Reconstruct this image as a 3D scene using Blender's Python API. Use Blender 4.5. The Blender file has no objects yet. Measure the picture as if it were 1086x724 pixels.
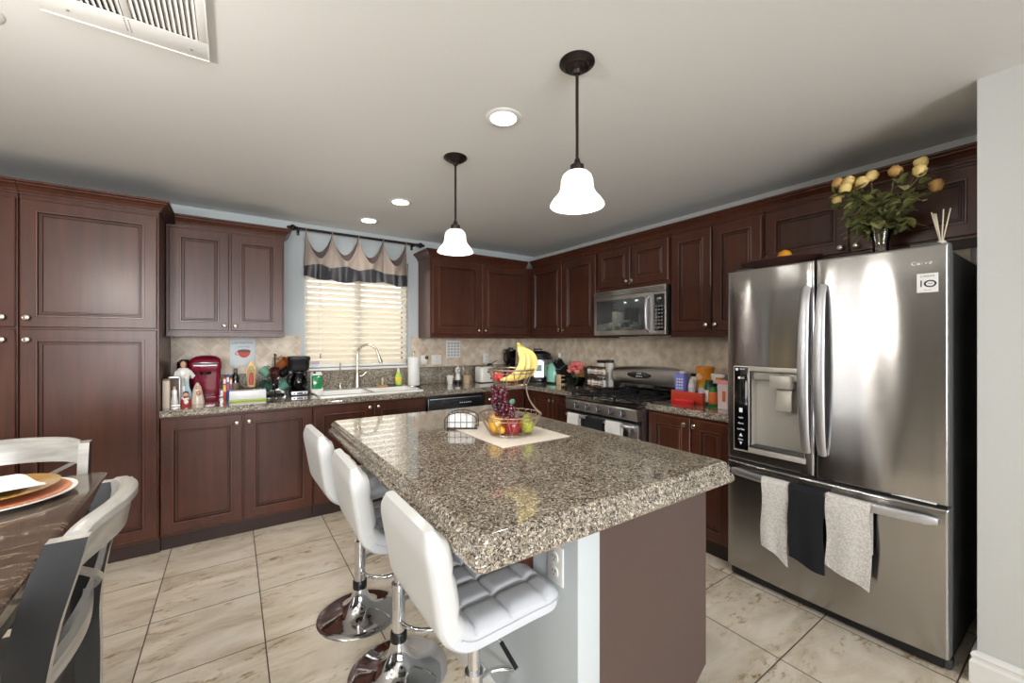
import bpy, bmesh, math, random
from mathutils import Vector, Matrix
random.seed(7)
PI = math.pi
S = bpy.context.scene
COL = S.collection

# ------------------------------------------------------------------ camera, world, lights, exposure
cam_d = bpy.data.cameras.new('camera'); cam = bpy.data.objects.new('camera', cam_d); COL.objects.link(cam)
cam.location = (0, 0, 1.38); cam.rotation_euler = (PI/2, 0, math.radians(-34.4))
cam_d.sensor_width = 36.0; cam_d.lens = 433/1086*36.0; cam_d.clip_start = 0.02; cam_d.clip_end = 100
S.camera = cam
S.view_settings.view_transform = 'Standard'; S.view_settings.look = 'None'
S.view_settings.gamma = 1.0; S.view_settings.use_curve_mapping = False
S.view_settings.exposure = 0.72
w = bpy.data.worlds.new('sky'); S.world = w; w.use_nodes = True
w.node_tree.nodes['Background'].inputs[0].default_value = (0.90, 0.94, 1.0, 1)
w.node_tree.nodes['Background'].inputs[1].default_value = 1.6
S.cycles.max_bounces = 8; S.cycles.diffuse_bounces = 5; S.cycles.glossy_bounces = 5
S.cycles.transmission_bounces = 8; S.cycles.transparent_max_bounces = 8
S.cycles.sample_clamp_indirect = 4.0; S.cycles.blur_glossy = 0.5
S.cycles.caustics_reflective = False; S.cycles.caustics_refractive = False

def light(name, kind, loc, rot, energy, color=(1, 1, 1), **kw):
    d = bpy.data.lights.new(name, kind); d.energy = energy; d.color = color
    for k, v in kw.items(): setattr(d, k, v)
    o = bpy.data.objects.new(name, d); COL.objects.link(o); o.location = loc; o.rotation_euler = rot
    return o
# daylight outside the modelled openings; the rear one is added to light the room
light('patio_daylight', 'AREA', (-3.55, 2.07, 1.10), (0, -PI/2, 0), 9, (1.0, 0.96, 0.90), shape='RECTANGLE', size=2.1, size_y=0.95)
light('rear_fill_light', 'AREA', (-0.3, -3.35, 1.45), (PI/2, 0, 0), 185, (0.97, 0.98, 1.0), shape='RECTANGLE', size=3.4, size_y=1.5)
light('kitchen_window_daylight', 'AREA', (0.985, 4.75, 1.75), (-PI/2, 0, 0), 8, (1.0, 0.97, 0.92), shape='RECTANGLE', size=1.2, size_y=1.0)
light('sun', 'SUN', (0, 9, 6), (math.radians(42), 0, math.radians(-60)), 3.0, (1.0, 0.93, 0.82), angle=0.01)

# ------------------------------------------------------------------ materials
def lin(c):
    return tuple(((x/255)/12.92 if x/255 <= 0.04045 else ((x/255+0.055)/1.055)**2.4) for x in c) + (1,)
def newmat(name):
    m = bpy.data.materials.new(name); m.use_nodes = True
    return m, m.node_tree.nodes, m.node_tree.links, m.node_tree.nodes['Principled BSDF']
def mat(name, rgb, rough=0.5, metal=0.0, coat=0.0, var=0.06, scale=30, bump=0.0, trans=0.0, emit=0.0, ecol=None, sheen=0.0, spec=None, alpha=1.0, ior=None, sss=0.0):
    m, N, L, P = newmat(name)
    c = lin(rgb)
    P.inputs['Roughness'].default_value = rough; P.inputs['Metallic'].default_value = metal
    P.inputs['Coat Weight'].default_value = coat; P.inputs['Coat Roughness'].default_value = 0.08
    P.inputs['Transmission Weight'].default_value = trans
    P.inputs['Sheen Weight'].default_value = sheen
    if spec is not None: P.inputs['Specular IOR Level'].default_value = spec
    if ior: P.inputs['IOR'].default_value = ior
    if sss: P.inputs['Subsurface Weight'].default_value = sss; P.inputs['Subsurface Radius'].default_value = (.02, .02, .02)
    P.inputs['Alpha'].default_value = alpha
    if emit: P.inputs['Emission Strength'].default_value = emit; P.inputs['Emission Color'].default_value = lin(ecol or rgb)
    tc = N.new('ShaderNodeTexCoord'); no = N.new('ShaderNodeTexNoise'); no.inputs['Scale'].default_value = scale; no.inputs['Detail'].default_value = 4
    L.new(tc.outputs['Object'], no.inputs['Vector'])
    mx = N.new('ShaderNodeMix'); mx.data_type = 'RGBA'
    mx.inputs[6].default_value = tuple(x*(1-var) for x in c[:3])+(1,); mx.inputs[7].default_value = tuple(min(1, x*(1+var)) for x in c[:3])+(1,)
    L.new(no.outputs['Fac'], mx.inputs[0]); L.new(mx.outputs[2], P.inputs['Base Color'])
    if bump:
        b = N.new('ShaderNodeBump'); b.inputs['Strength'].default_value = bump; b.inputs['Distance'].default_value = 0.002
        L.new(no.outputs['Fac'], b.inputs['Height']); L.new(b.outputs['Normal'], P.inputs['Normal'])
    return m

def ramp(N, stops, interp='LINEAR'):
    r = N.new('ShaderNodeValToRGB'); r.color_ramp.interpolation = interp
    e = r.color_ramp.elements
    while len(e) > 1: e.remove(e[-1])
    e[0].position = stops[0][0]; e[0].color = lin(stops[0][1])
    for p, c in stops[1:]:
        x = e.new(p); x.color = lin(c)
    return r

def wood_mat(name, dark, light_, rough=0.32, coat=0.35, stretch=(22, 22, 1.6), spec=.5):
    m, N, L, P = newmat(name)
    tc = N.new('ShaderNodeTexCoord'); mp = N.new('ShaderNodeMapping'); mp.inputs['Scale'].default_value = stretch
    L.new(tc.outputs['Object'], mp.inputs[0])
    n1 = N.new('ShaderNodeTexNoise'); n1.inputs['Scale'].default_value = 1.4; n1.inputs['Detail'].default_value = 6; n1.inputs['Distortion'].default_value = .4
    L.new(mp.outputs[0], n1.inputs['Vector'])
    n2 = N.new('ShaderNodeTexNoise'); n2.inputs['Scale'].default_value = 2.2; L.new(tc.outputs['Object'], n2.inputs['Vector'])
    ad = N.new('ShaderNodeMath'); ad.operation = 'ADD'; L.new(n1.outputs[0], ad.inputs[0]); L.new(n2.outputs[0], ad.inputs[1])
    r = ramp(N, [(0.35, dark), (0.65, light_)])
    hv = N.new('ShaderNodeMath'); hv.operation = 'MULTIPLY'; hv.inputs[1].default_value = .5; L.new(ad.outputs[0], hv.inputs[0])
    L.new(hv.outputs[0], r.inputs[0]); L.new(r.outputs[0], P.inputs['Base Color'])
    P.inputs['Roughness'].default_value = rough; P.inputs['Coat Weight'].default_value = coat; P.inputs['Coat Roughness'].default_value = .22
    P.inputs['Specular IOR Level'].default_value = spec
    b = N.new('ShaderNodeBump'); b.inputs['Strength'].default_value = .08; b.inputs['Distance'].default_value = .002
    L.new(n1.outputs[0], b.inputs['Height']); L.new(b.outputs[0], P.inputs['Normal'])
    return m

def granite_mat(name, sc=1.0, rough=0.10):
    m, N, L, P = newmat(name)
    tc = N.new('ShaderNodeTexCoord')
    v = N.new('ShaderNodeTexVoronoi'); v.inputs['Scale'].default_value = 235*sc; v.inputs['Randomness'].default_value = 1
    n0 = N.new('ShaderNodeTexNoise'); n0.inputs['Scale'].default_value = 110*sc; n0.inputs['Detail'].default_value = 3
    L.new(tc.outputs['Object'], n0.inputs['Vector'])
    vm = N.new('ShaderNodeMix'); vm.data_type = 'VECTOR'; vm.inputs[0].default_value = .02
    L.new(tc.outputs['Object'], vm.inputs[4]); L.new(n0.outputs['Color'], vm.inputs[5]); L.new(vm.outputs[1], v.inputs['Vector'])
    sp = N.new('ShaderNodeSeparateColor'); L.new(v.outputs['Color'], sp.inputs[0])
    n1 = N.new('ShaderNodeTexNoise'); n1.inputs['Scale'].default_value = 8*sc; n1.inputs['Detail'].default_value = 3; L.new(tc.outputs['Object'], n1.inputs['Vector'])
    ma = N.new('ShaderNodeMath'); ma.operation = 'MULTIPLY_ADD'; ma.inputs[1].default_value = .35; L.new(n1.outputs[0], ma.inputs[0]); L.new(sp.outputs[0], ma.inputs[2])
    sb = N.new('ShaderNodeMath'); sb.operation = 'SUBTRACT'; sb.inputs[1].default_value = .175; L.new(ma.outputs[0], sb.inputs[0])
    r = ramp(N, [(0.0, (46, 42, 38)), (0.13, (78, 70, 62)), (0.27, (116, 107, 94)), (0.46, (144, 134, 118)), (0.68, (168, 158, 142)), (0.88, (206, 198, 182))], 'CONSTANT')
    L.new(sb.outputs[0], r.inputs[0]); L.new(r.outputs[0], P.inputs['Base Color'])
    P.inputs['Roughness'].default_value = rough; P.inputs['Specular IOR Level'].default_value = .65
    P.inputs['Coat Weight'].default_value = .6; P.inputs['Coat Roughness'].default_value = .03
    return m

def floor_mat():
    m, N, L, P = newmat('travertine_tile')
    tc = N.new('ShaderNodeTexCoord'); mp = N.new('ShaderNodeMapping'); mp.inputs['Location'].default_value = (-.125+.46*20, -.806+.46*20, 0)
    L.new(tc.outputs['Object'], mp.inputs[0])
    br = N.new('ShaderNodeTexBrick'); br.offset = 0; br.squash = 1
    for k, v in (('Scale', 1), ('Mortar Size', .0028), ('Mortar Smooth', .1), ('Brick Width', .46), ('Row Height', .46)): br.inputs[k].default_value = v
    br.inputs['Color1'].default_value = (.35, .35, .35, 1); br.inputs['Color2'].default_value = (.65, .65, .65, 1)
    L.new(mp.outputs[0], br.inputs['Vector'])
    # per-tile offset of the stone pattern
    vo = N.new('ShaderNodeVectorMath'); vo.operation = 'MULTIPLY_ADD'; vo.inputs[1].default_value = (9, 5, 3)
    L.new(br.outputs['Color'], vo.inputs[0]); 
    st = N.new('ShaderNodeMapping'); st.inputs['Scale'].default_value = (1.6, 4.2, 1); st.inputs['Rotation'].default_value = (0, 0, .35); L.new(tc.outputs['Object'], st.inputs[0]); L.new(st.outputs[0], vo.inputs[2])
    n1 = N.new('ShaderNodeTexNoise'); n1.inputs['Scale'].default_value = 1.6; n1.inputs['Detail'].default_value = 8; n1.inputs['Roughness'].default_value = .62; n1.inputs['Distortion'].default_value = .8
    L.new(vo.outputs[0], n1.inputs['Vector'])
    r = ramp(N, [(0.30, (196, 180, 156)), (0.45, (220, 207, 186)), (0.58, (234, 223, 205)), (0.72, (242, 234, 220))])
    L.new(n1.outputs[0], r.inputs[0])
    n2 = N.new('ShaderNodeTexNoise'); n2.inputs['Scale'].default_value = 9; n2.inputs['Detail'].default_value = 7; n2.inputs['Roughness'].default_value = .7
    L.new(vo.outputs[0], n2.inputs['Vector'])
    r2 = ramp(N, [(0.53, (255, 255, 255)), (0.60, (206, 190, 162)), (0.68, (160, 140, 112))])
    L.new(n2.outputs[0], r2.inputs[0])
    n3 = N.new('ShaderNodeTexNoise'); n3.inputs['Scale'].default_value = 1.5; L.new(vo.outputs[0], n3.inputs['Vector'])
    fm = N.new('ShaderNodeMapRange'); fm.inputs[1].default_value = .45; fm.inputs[2].default_value = .62; L.new(n3.outputs[0], fm.inputs[0])
    mu = N.new('ShaderNodeMix'); mu.data_type = 'RGBA'; mu.blend_type = 'MULTIPLY'
    L.new(fm.outputs[0], mu.inputs[0]); L.new(r.outputs[0], mu.inputs[6]); L.new(r2.outputs[0], mu.inputs[7])
    g = N.new('ShaderNodeMix'); g.data_type = 'RGBA'; L.new(br.outputs['Fac'], g.inputs[0]); L.new(mu.outputs[2], g.inputs[6]); g.inputs[7].default_value = lin((92, 82, 70))
    L.new(g.outputs[2], P.inputs['Base Color'])
    P.inputs['Roughness'].default_value = .38
    b = N.new('ShaderNodeBump'); b.inputs['Strength'].default_value = .25; b.inputs['Distance'].default_value = .002; b.invert = True
    L.new(br.outputs['Fac'], b.inputs['Height']); L.new(b.outputs[0], P.inputs['Normal'])
    return m

def tile_mat(name, axis, c1, c2, grout, size=.102):
    m, N, L, P = newmat(name)
    tc = N.new('ShaderNodeTexCoord'); sp = N.new('ShaderNodeSeparateXYZ'); L.new(tc.outputs['Object'], sp.inputs[0])
    cb = N.new('ShaderNodeCombineXYZ'); L.new(sp.outputs[axis], cb.inputs[0]); L.new(sp.outputs[2], cb.inputs[1])
    mp = N.new('ShaderNodeMapping'); mp.inputs['Rotation'].default_value = (0, 0, PI/4); mp.inputs['Location'].default_value = (10, 10, 0); L.new(cb.outputs[0], mp.inputs[0])
    br = N.new('ShaderNodeTexBrick'); br.offset = 0
    for k, v in (('Scale', 1), ('Mortar Size', .002), ('Mortar Smooth', .2), ('Brick Width', size), ('Row Height', size)): br.inputs[k].default_value = v
    br.inputs['Color1'].default_value = lin(c1); br.inputs['Color2'].default_value = lin(c2); br.inputs['Mortar'].default_value = lin(grout)
    L.new(mp.outputs[0], br.inputs['Vector'])
    no = N.new('ShaderNodeTexNoise'); no.inputs['Scale'].default_value = 14; no.inputs['Detail'].default_value = 6; L.new(tc.outputs['Object'], no.inputs['Vector'])
    r = ramp(N, [(0.3, (214, 206, 196)), (0.7, (255, 255, 255))]); L.new(no.outputs[0], r.inputs[0])
    mu = N.new('ShaderNodeMix'); mu.data_type = 'RGBA'; mu.blend_type = 'MULTIPLY'; mu.inputs[0].default_value = 1
    L.new(br.outputs['Color'], mu.inputs[6]); L.new(r.outputs[0], mu.inputs[7]); L.new(mu.outputs[2], P.inputs['Base Color'])
    P.inputs['Roughness'].default_value = .45
    b = N.new('ShaderNodeBump'); b.inputs['Strength'].default_value = .3; b.inputs['Distance'].default_value = .003; b.invert = True
    L.new(br.outputs['Fac'], b.inputs['Height']); L.new(b.outputs[0], P.inputs['Normal'])
    return m

def steel_mat(name, rgb=(174, 172, 170), rough=.20, wav=.55, aniso=.9, fine=(2, 2, 260)):
    m, N, L, P = newmat(name)
    P.inputs['Base Color'].default_value = lin(rgb); P.inputs['Metallic'].default_value = 1; P.inputs['Roughness'].default_value = rough
    tg = N.new('ShaderNodeTangent'); tg.direction_type = 'RADIAL'; tg.axis = 'Z'; P.inputs['Anisotropic'].default_value = aniso; P.inputs['Anisotropic Rotation'].default_value = 0.25; L.new(tg.outputs[0], P.inputs['Tangent'])
    tc = N.new('ShaderNodeTexCoord'); mp = N.new('ShaderNodeMapping'); mp.inputs['Scale'].default_value = fine; L.new(tc.outputs['Object'], mp.inputs[0])
    n1 = N.new('ShaderNodeTexNoise'); n1.inputs['Scale'].default_value = 3; n1.inputs['Detail'].default_value = 3; L.new(mp.outputs[0], n1.inputs['Vector'])
    mp2 = N.new('ShaderNodeMapping'); mp2.inputs['Scale'].default_value = (4.5, 4.5, .8); L.new(tc.outputs['Object'], mp2.inputs[0])
    n2 = N.new('ShaderNodeTexNoise'); n2.inputs['Scale'].default_value = 1; n2.inputs['Detail'].default_value = 1; L.new(mp2.outputs[0], n2.inputs['Vector'])
    b1 = N.new('ShaderNodeBump'); b1.inputs['Strength'].default_value = .16; b1.inputs['Distance'].default_value = .0008; L.new(n1.outputs[0], b1.inputs['Height'])
    b2 = N.new('ShaderNodeBump'); b2.inputs['Strength'].default_value = wav; b2.inputs['Distance'].default_value = .02; L.new(n2.outputs[0], b2.inputs['Height']); L.new(b1.outputs[0], b2.inputs['Normal'])
    L.new(b2.outputs[0], P.inputs['Normal'])
    return m

def marble_mat():
    m, N, L, P = newmat('dark_marble')
    tc = N.new('ShaderNodeTexCoord')
    n0 = N.new('ShaderNodeTexNoise'); n0.inputs['Scale'].default_value = 5; n0.inputs['Detail'].default_value = 6; L.new(tc.outputs['Object'], n0.inputs['Vector'])
    mp = N.new('ShaderNodeMapping'); mp.inputs['Scale'].default_value = (1.6, 3.4, 1.6); mp.inputs['Rotation'].default_value = (0, 0, .6); L.new(tc.outputs['Object'], mp.inputs[0])
    n1 = N.new('ShaderNodeTexNoise'); n1.inputs['Scale'].default_value = 1.8; n1.inputs['Detail'].default_value = 9; n1.inputs['Distortion'].default_value = .7; n1.inputs['Roughness'].default_value = .65
    L.new(mp.outputs[0], n1.inputs['Vector'])
    r = ramp(N, [(0.28, (52, 43, 37)), (0.42, (80, 68, 59)), (0.495, (88, 76, 66)), (0.500, (150, 138, 122)), (0.505, (86, 74, 64)), (0.60, (66, 55, 47)), (0.72, (104, 92, 80))])
    L.new(n1.outputs[0], r.inputs[0]); L.new(r.outputs[0], P.inputs['Base Color'])
    P.inputs['Roughness'].default_value = .16; P.inputs['Coat Weight'].default_value = .5; P.inputs['Coat Roughness'].default_value = .05
    return m

def knit_mat(name, rgb):
    m, N, L, P = newmat(name)
    tc = N.new('ShaderNodeTexCoord'); v = N.new('ShaderNodeTexVoronoi'); v.inputs['Scale'].default_value = 110; L.new(tc.outputs['Object'], v.inputs['Vector'])
    r = ramp(N, [(0.2, tuple(min(255, int(c*1.02)) for c in rgb)), (0.75, tuple(int(c*.90) for c in rgb))]); L.new(v.outputs['Distance'], r.inputs[0])
    L.new(r.outputs[0], P.inputs['Base Color']); P.inputs['Roughness'].default_value = .95
    b = N.new('ShaderNodeBump'); b.inputs['Strength'].default_value = .8; b.inputs['Distance'].default_value = .003; b.invert = True
    L.new(v.outputs['Distance'], b.inputs['Height']); L.new(b.outputs[0], P.inputs['Normal'])
    return m

def glass_mat(name, rgb=(255, 255, 255), rough=0.0, mixf=.82):
    m = bpy.data.materials.new(name); m.use_nodes = True; N, L = m.node_tree.nodes, m.node_tree.links
    N.clear(); o = N.new('ShaderNodeOutputMaterial'); t = N.new('ShaderNodeBsdfTransparent'); t.inputs[0].default_value = lin(rgb)
    g = N.new('ShaderNodeBsdfGlossy'); g.inputs['Roughness'].default_value = max(rough, .03)
    fr = N.new('ShaderNodeFresnel'); fr.inputs[0].default_value = 1.5
    mx = N.new('ShaderNodeMixShader'); L.new(fr.outputs[0], mx.inputs[0]); L.new(t.outputs[0], mx.inputs[1]); L.new(g.outputs[0], mx.inputs[2]); L.new(mx.outputs[0], o.inputs[0])
    return m

CHERRY = wood_mat('cherry_wood', (62, 32, 21), (84, 46, 31), coat=.14, rough=.34, spec=.34)
CHERRYE = wood_mat('cherry_wood_edge_highlight', (80, 44, 31), (112, 68, 50), rough=.3, coat=.15)  # worn glazed edges, with the edge highlights put into a lighter colour
CHERRYD = wood_mat('cherry_wood_dark_glaze', (38, 19, 14), (50, 27, 20), coat=.14, rough=.34, spec=.34)
KICK = wood_mat('cherry_kick', (40, 22, 18), (54, 30, 24), rough=.5, coat=0)
ENDPANEL = mat('brown_laminate_panel', (80, 64, 59), .42, coat=.1, var=.08, scale=4)
GRAN = granite_mat('granite')
FLOOR = floor_mat()
TILE_B = tile_mat('tumbled_tile', 0, (238, 227, 210), (216, 196, 174), (238, 232, 220))
TILE_R = tile_mat('tumbled_tile_lit', 1, (252, 241, 222), (243, 227, 204), (250, 242, 226))  # same tile made lighter, the strong light on this wall put into its colour
STEEL = steel_mat('brushed_steel')
STEEL2 = steel_mat('range_steel', (215, 213, 210), .34, .05)
DISP = mat('dispenser_silver', (190, 185, 176), .42, .35, var=.03)
MWGLASS = mat('microwave_glass', (120, 126, 128), .07, .75, var=.02)
HANDLE = mat('satin_steel', (205, 206, 210), .42, 1.0, var=.02)
CHROME = mat('chrome', (225, 225, 228), .06, 1.0, var=.01)
NICKEL = mat('nickel', (215, 205, 190), .25, 1.0, var=.02)
BLACKM = mat('black_plastic', (18, 18, 20), .35, var=.1)
BLACKG = mat('black_glass', (10, 10, 12), .06, coat=1, var=.05)
IRON = mat('cast_iron', (22, 22, 23), .6, var=.2, bump=.3, scale=200)
DGREY = mat('dark_grey_enamel', (58, 60, 62), .45, var=.05)
WALL = mat('wall_paint', (206, 208, 206), .85, var=.015, scale=60, bump=.35)
WALLB = mat('wall_paint_blue_grey', (190, 197, 199), .85, var=.015, scale=60, bump=.2)
CEIL = mat('ceiling_paint', (232, 232, 230), .6, var=.012, scale=45, bump=.25)
WHITE = mat('white_paint', (236, 236, 234), .4, var=.02)
WPLAST = mat('white_plastic', (235, 234, 230), .35, var=.02)
PORC = mat('white_porcelain', (240, 240, 238), .12, coat=.6, var=.01)
LEATH = mat('white_leatherette', (200, 203, 208), .38, coat=.15, var=.02, bump=.12, scale=260)
LEATHW = mat('white_leatherette_back', (208, 209, 208), .42, coat=.1, var=.02, bump=.1, scale=260)
SEAM = mat('grey_seam', (176, 176, 180), .7)
BRONZE = mat('oil_rubbed_bronze', (46, 38, 34), .42, .7, var=.1)
GLASS = glass_mat('clear_glass')
GLASSG = glass_mat('green_tint_glass', (150, 190, 165))
SMOKE = glass_mat('smoked_glass', (120, 120, 125))
MARBLE = marble_mat()
SILVERW = wood_mat('silver_grey_wood', (138, 134, 128), (186, 184, 178), rough=.3, coat=.4, stretch=(3, 30, 30))
BLACKW = mat('black_wood', (20, 20, 21), .4, coat=.1, var=.1)
GREYW = wood_mat('dark_grey_wood', (40, 38, 37), (60, 57, 55), rough=.35, coat=.3)
BLIND, _N, _L, _P = newmat('blind_slat')
_P.inputs['Base Color'].default_value = lin((246, 242, 232)); _P.inputs['Roughness'].default_value = .5
def add_translucent(m, rgb, f):
    N, L = m.node_tree.nodes, m.node_tree.links; t = N.new('ShaderNodeBsdfTranslucent'); t.inputs[0].default_value = lin(rgb)
    mx = N.new('ShaderNodeMixShader'); mx.inputs[0].default_value = f; L.new(N['Principled BSDF'].outputs[0], mx.inputs[1]); L.new(t.outputs[0], mx.inputs[2]); L.new(mx.outputs[0], N['Material Output'].inputs[0])
add_translucent(BLIND, (250, 244, 232), .45)
TAUPE = mat('taupe_satin', (150, 136, 126), .5, sheen=.2, var=.05)
TAUPED = mat('brown_satin_lining', (70, 52, 46), .5, sheen=.3, var=.08)
HEM = mat('charcoal_satin_hem', (44, 44, 48), .4, sheen=.2, var=.06)
KNITW = knit_mat('white_waffle_knit', (228, 224, 218))
CLOTHB = mat('black_cloth', (20, 22, 28), .9, var=.1, bump=.4, scale=400)
CLOTHW = mat('white_cloth', (235, 234, 232), .9, var=.03, bump=.3, scale=300)
BEIGE = mat('placemat_cloth', (222, 212, 198), .9, var=.04, bump=.5, scale=300)
WIRE = mat('champagne_wire', (176, 156, 138), .32, .85, var=.05)
WIREK = mat('dark_wire', (70, 66, 62), .4, .8, var=.05)
def M_(name, rgb, rough=.4, **k): return mat(name, rgb, rough, **k)

# ------------------------------------------------------------------ mesh builder
class MB:
    def __init__(s, X=None):
        s.v = []; s.f = []; s.mi = []; s.sm = []; s.mats = []; s.X = X or Matrix()
    def m(s, mt):
        if mt not in s.mats: s.mats.append(mt)
        return s.mats.index(mt)
    def add(s, vs, fs, mt, smooth=False):
        o = len(s.v); k = s.m(mt)
        s.v += [s.X @ Vector(p) for p in vs]
        for f in fs: s.f.append([i+o for i in f]); s.mi.append(k); s.sm.append(smooth)
        return s
    def box(s, x0, x1, y0, y1, z0, z1, mt, bev=0, seg=2, R=None):
        c = Vector(((x0+x1)/2, (y0+y1)/2, (z0+z1)/2)); h = Vector((abs(x1-x0)/2, abs(y1-y0)/2, abs(z1-z0)/2))
        bm = bmesh.new(); bmesh.ops.create_cube(bm, size=2)
        for v in bm.verts: v.co = Vector((v.co.x*h.x, v.co.y*h.y, v.co.z*h.z))
        if bev: bmesh.ops.bevel(bm, geom=bm.edges[:], offset=min(bev, min(h)*.95), segments=seg, affect='EDGES', profile=.5)
        M = Matrix.Translation(c) @ (R.to_4x4() if R else Matrix())
        bm.verts.index_update()
        s.add([M @ v.co for v in bm.verts], [[v.index for v in f.verts] for f in bm.faces], mt, bool(bev)); bm.free(); return s
    def cyl(s, p0, p1, r, mt, r2=None, n=20, cap=True):
        p0, p1 = Vector(p0), Vector(p1); d = (p1-p0).normalized()
        a = d.orthogonal().normalized(); b = d.cross(a); r2 = r if r2 is None else r2
        vs = [p0+r*(a*math.cos(2*PI*i/n)+b*math.sin(2*PI*i/n)) for i in range(n)] + [p1+r2*(a*math.cos(2*PI*i/n)+b*math.sin(2*PI*i/n)) for i in range(n)]
        s.add(vs, [[i, (i+1) % n, n+(i+1) % n, n+i] for i in range(n)], mt, True)
        if cap: s.add(vs, [list(range(n))[::-1], list(range(n, 2*n))], mt)
        return s
    def lathe(s, prof, mt, n=28, c=(0, 0, 0), ax=None, sx=1, sy=1, wob=None):
        c = Vector(c); R = Vector((0, 0, 1)).rotation_difference(Vector(ax)).to_matrix() if ax else Matrix.Identity(3)
        vs = []
        for r, z in prof:
            for i in range(n):
                a = 2*PI*i/n; q = r*(wob(a, z) if wob else 1)
                vs.append(c + R @ Vector((q*math.cos(a)*sx, q*math.sin(a)*sy, z)))
        fs = []
        for j in range(len(prof)-1):
            for i in range(n): fs.append([j*n+i, j*n+(i+1) % n, (j+1)*n+(i+1) % n, (j+1)*n+i])
        s.add(vs, fs, mt, True)
        if prof[0][0] > 1e-4: s.add(vs[:n], [list(range(n))[::-1]], mt)
        if prof[-1][0] > 1e-4: s.add(vs[-n:], [list(range(n))], mt)
        return s
    def ball(s, c, r, mt, sc=(1, 1, 1), n=16, R=None):
        m_ = n//2; vs = []; fs = []
        for j in range(m_+1):
            for i in range(n):
                t = PI*j/m_; a = 2*PI*i/n
                p = Vector((r*math.sin(t)*math.cos(a)*sc[0], r*math.sin(t)*math.sin(a)*sc[1], r*math.cos(t)*sc[2]))
                vs.append(Vector(c)+(R @ p if R else p))
        for j in range(m_):
            for i in range(n): fs.append([j*n+i, (j+1)*n+i, (j+1)*n+(i+1) % n, j*n+(i+1) % n])
        return s.add(vs, fs, mt, True)
    def tube(s, pts, r, mt, n=8, closed=False, flat=None):
        pts = [Vector(p) for p in pts]; k = len(pts); vs = []; fs = []; ref = None
        for i, p in enumerate(pts):
            a = pts[(i-1) % k] if (closed or i > 0) else p; b = pts[(i+1) % k] if (closed or i < k-1) else p
            d = (b-a).normalized()
            if ref is None: ref = d.orthogonal().normalized()
            ref = (ref-d*ref.dot(d)).normalized(); q = d.cross(ref)
            rr = r[i] if isinstance(r, (list, tuple)) else r
            for j in range(n):
                t = 2*PI*j/n; vs.append(p+rr*(ref*math.cos(t)+q*math.sin(t)))
        for i in range(k if closed else k-1):
            for j in range(n):
                fs.append([i*n+j, i*n+(j+1) % n, ((i+1) % k)*n+(j+1) % n, ((i+1) % k)*n+j])
        s.add(vs, fs, mt, True)
        if not closed: s.add(vs, [list(range(n))[::-1], list(range((k-1)*n, k*n))], mt)
        return s
    def loft(s, rings, mt, cap=True, closed=True, smooth=True):
        n = len(rings[0]); vs = [p for r in rings for p in r]; fs = []
        for j in range(len(rings)-1):
            for i in range(n if closed else n-1): fs.append([j*n+i, j*n+(i+1) % n, (j+1)*n+(i+1) % n, (j+1)*n+i])
        s.add(vs, fs, mt, smooth)
        if cap: s.add(vs, [list(range(n))[::-1], list(range((len(rings)-1)*n, len(rings)*n))], mt)
        return s
    def prism(s, poly, a0, a1, mt, axis='y', smooth=False):
        f = {'y': lambda p, a: (p[0], a, p[1]), 'x': lambda p, a: (a, p[0], p[1]), 'z': lambda p, a: (p[0], p[1], a)}[axis]
        return s.loft([[f(p, a0) for p in poly], [f(p, a1) for p in poly]], mt, smooth=smooth)
    def sheet(s, fn, nu, nv, mt, th=.003, mfn=None):
        """a cloth surface with real thickness; fn(u,v)->point, thickness along the surface normal"""
        P = [[Vector(fn(i/nu, j/nv)) for j in range(nv+1)] for i in range(nu+1)]
        Nn = [[None]*(nv+1) for _ in range(nu+1)]
        for i in range(nu+1):
            for j in range(nv+1):
                du = P[min(i+1, nu)][j]-P[max(i-1, 0)][j]; dv = P[i][min(j+1, nv)]-P[i][max(j-1, 0)]
                q = du.cross(dv); Nn[i][j] = q.normalized() if q.length > 1e-12 else Vector((0, 0, 1))
        A = [P[i][j] for i in range(nu+1) for j in range(nv+1)]; B = [P[i][j]+Nn[i][j]*th for i in range(nu+1) for j in range(nv+1)]
        W = nv+1; o = len(A); base = len(s.v)
        s.v += [s.X @ p for p in A+B]
        def q(f, mt_): s.f.append([i+base for i in f]); s.mi.append(s.m(mt_)); s.sm.append(True)
        for i in range(nu):
            for j in range(nv):
                mt_ = mfn((i+.5)/nu, (j+.5)/nv) if mfn else mt
                q([i*W+j, i*W+j+1, (i+1)*W+j+1, (i+1)*W+j], mt_); q([o+i*W+j, o+(i+1)*W+j, o+(i+1)*W+j+1, o+i*W+j+1], mt_)
        for i in range(nu):
            for j in (0, nv):
                mt_ = mfn((i+.5)/nu, .01 if j == 0 else .99) if mfn else mt
                q([i*W+j, (i+1)*W+j, o+(i+1)*W+j, o+i*W+j], mt_)
        for j in range(nv):
            for i in (0, nu):
                mt_ = mfn(.01 if i == 0 else .99, (j+.5)/nv) if mfn else mt
                q([i*W+j, i*W+j+1, o+i*W+j+1, o+i*W+j], mt_)
        return s
    def build(s, name, parent=None, loc=None, rotz=0, label=None, cat=None, group=None, kind=None, pl=None, smooth_angle=True):
        me = bpy.data.meshes.new(name); me.from_pydata([tuple(v) for v in s.v], [], s.f)
        for mt in s.mats: me.materials.append(mt)
        me.polygons.foreach_set('material_index', s.mi); me.polygons.foreach_set('use_smooth', s.sm)
        bm = bmesh.new(); bm.from_mesh(me); bmesh.ops.remove_doubles(bm, verts=bm.verts, dist=1e-5); bmesh.ops.recalc_face_normals(bm, faces=bm.faces)
        for e in bm.edges:
            if len(e.link_faces) == 2 and e.calc_face_angle(0) > .75: e.smooth = False
        bm.to_mesh(me); bm.free()
        o = bpy.data.objects.new(name, me); COL.objects.link(o)
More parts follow.
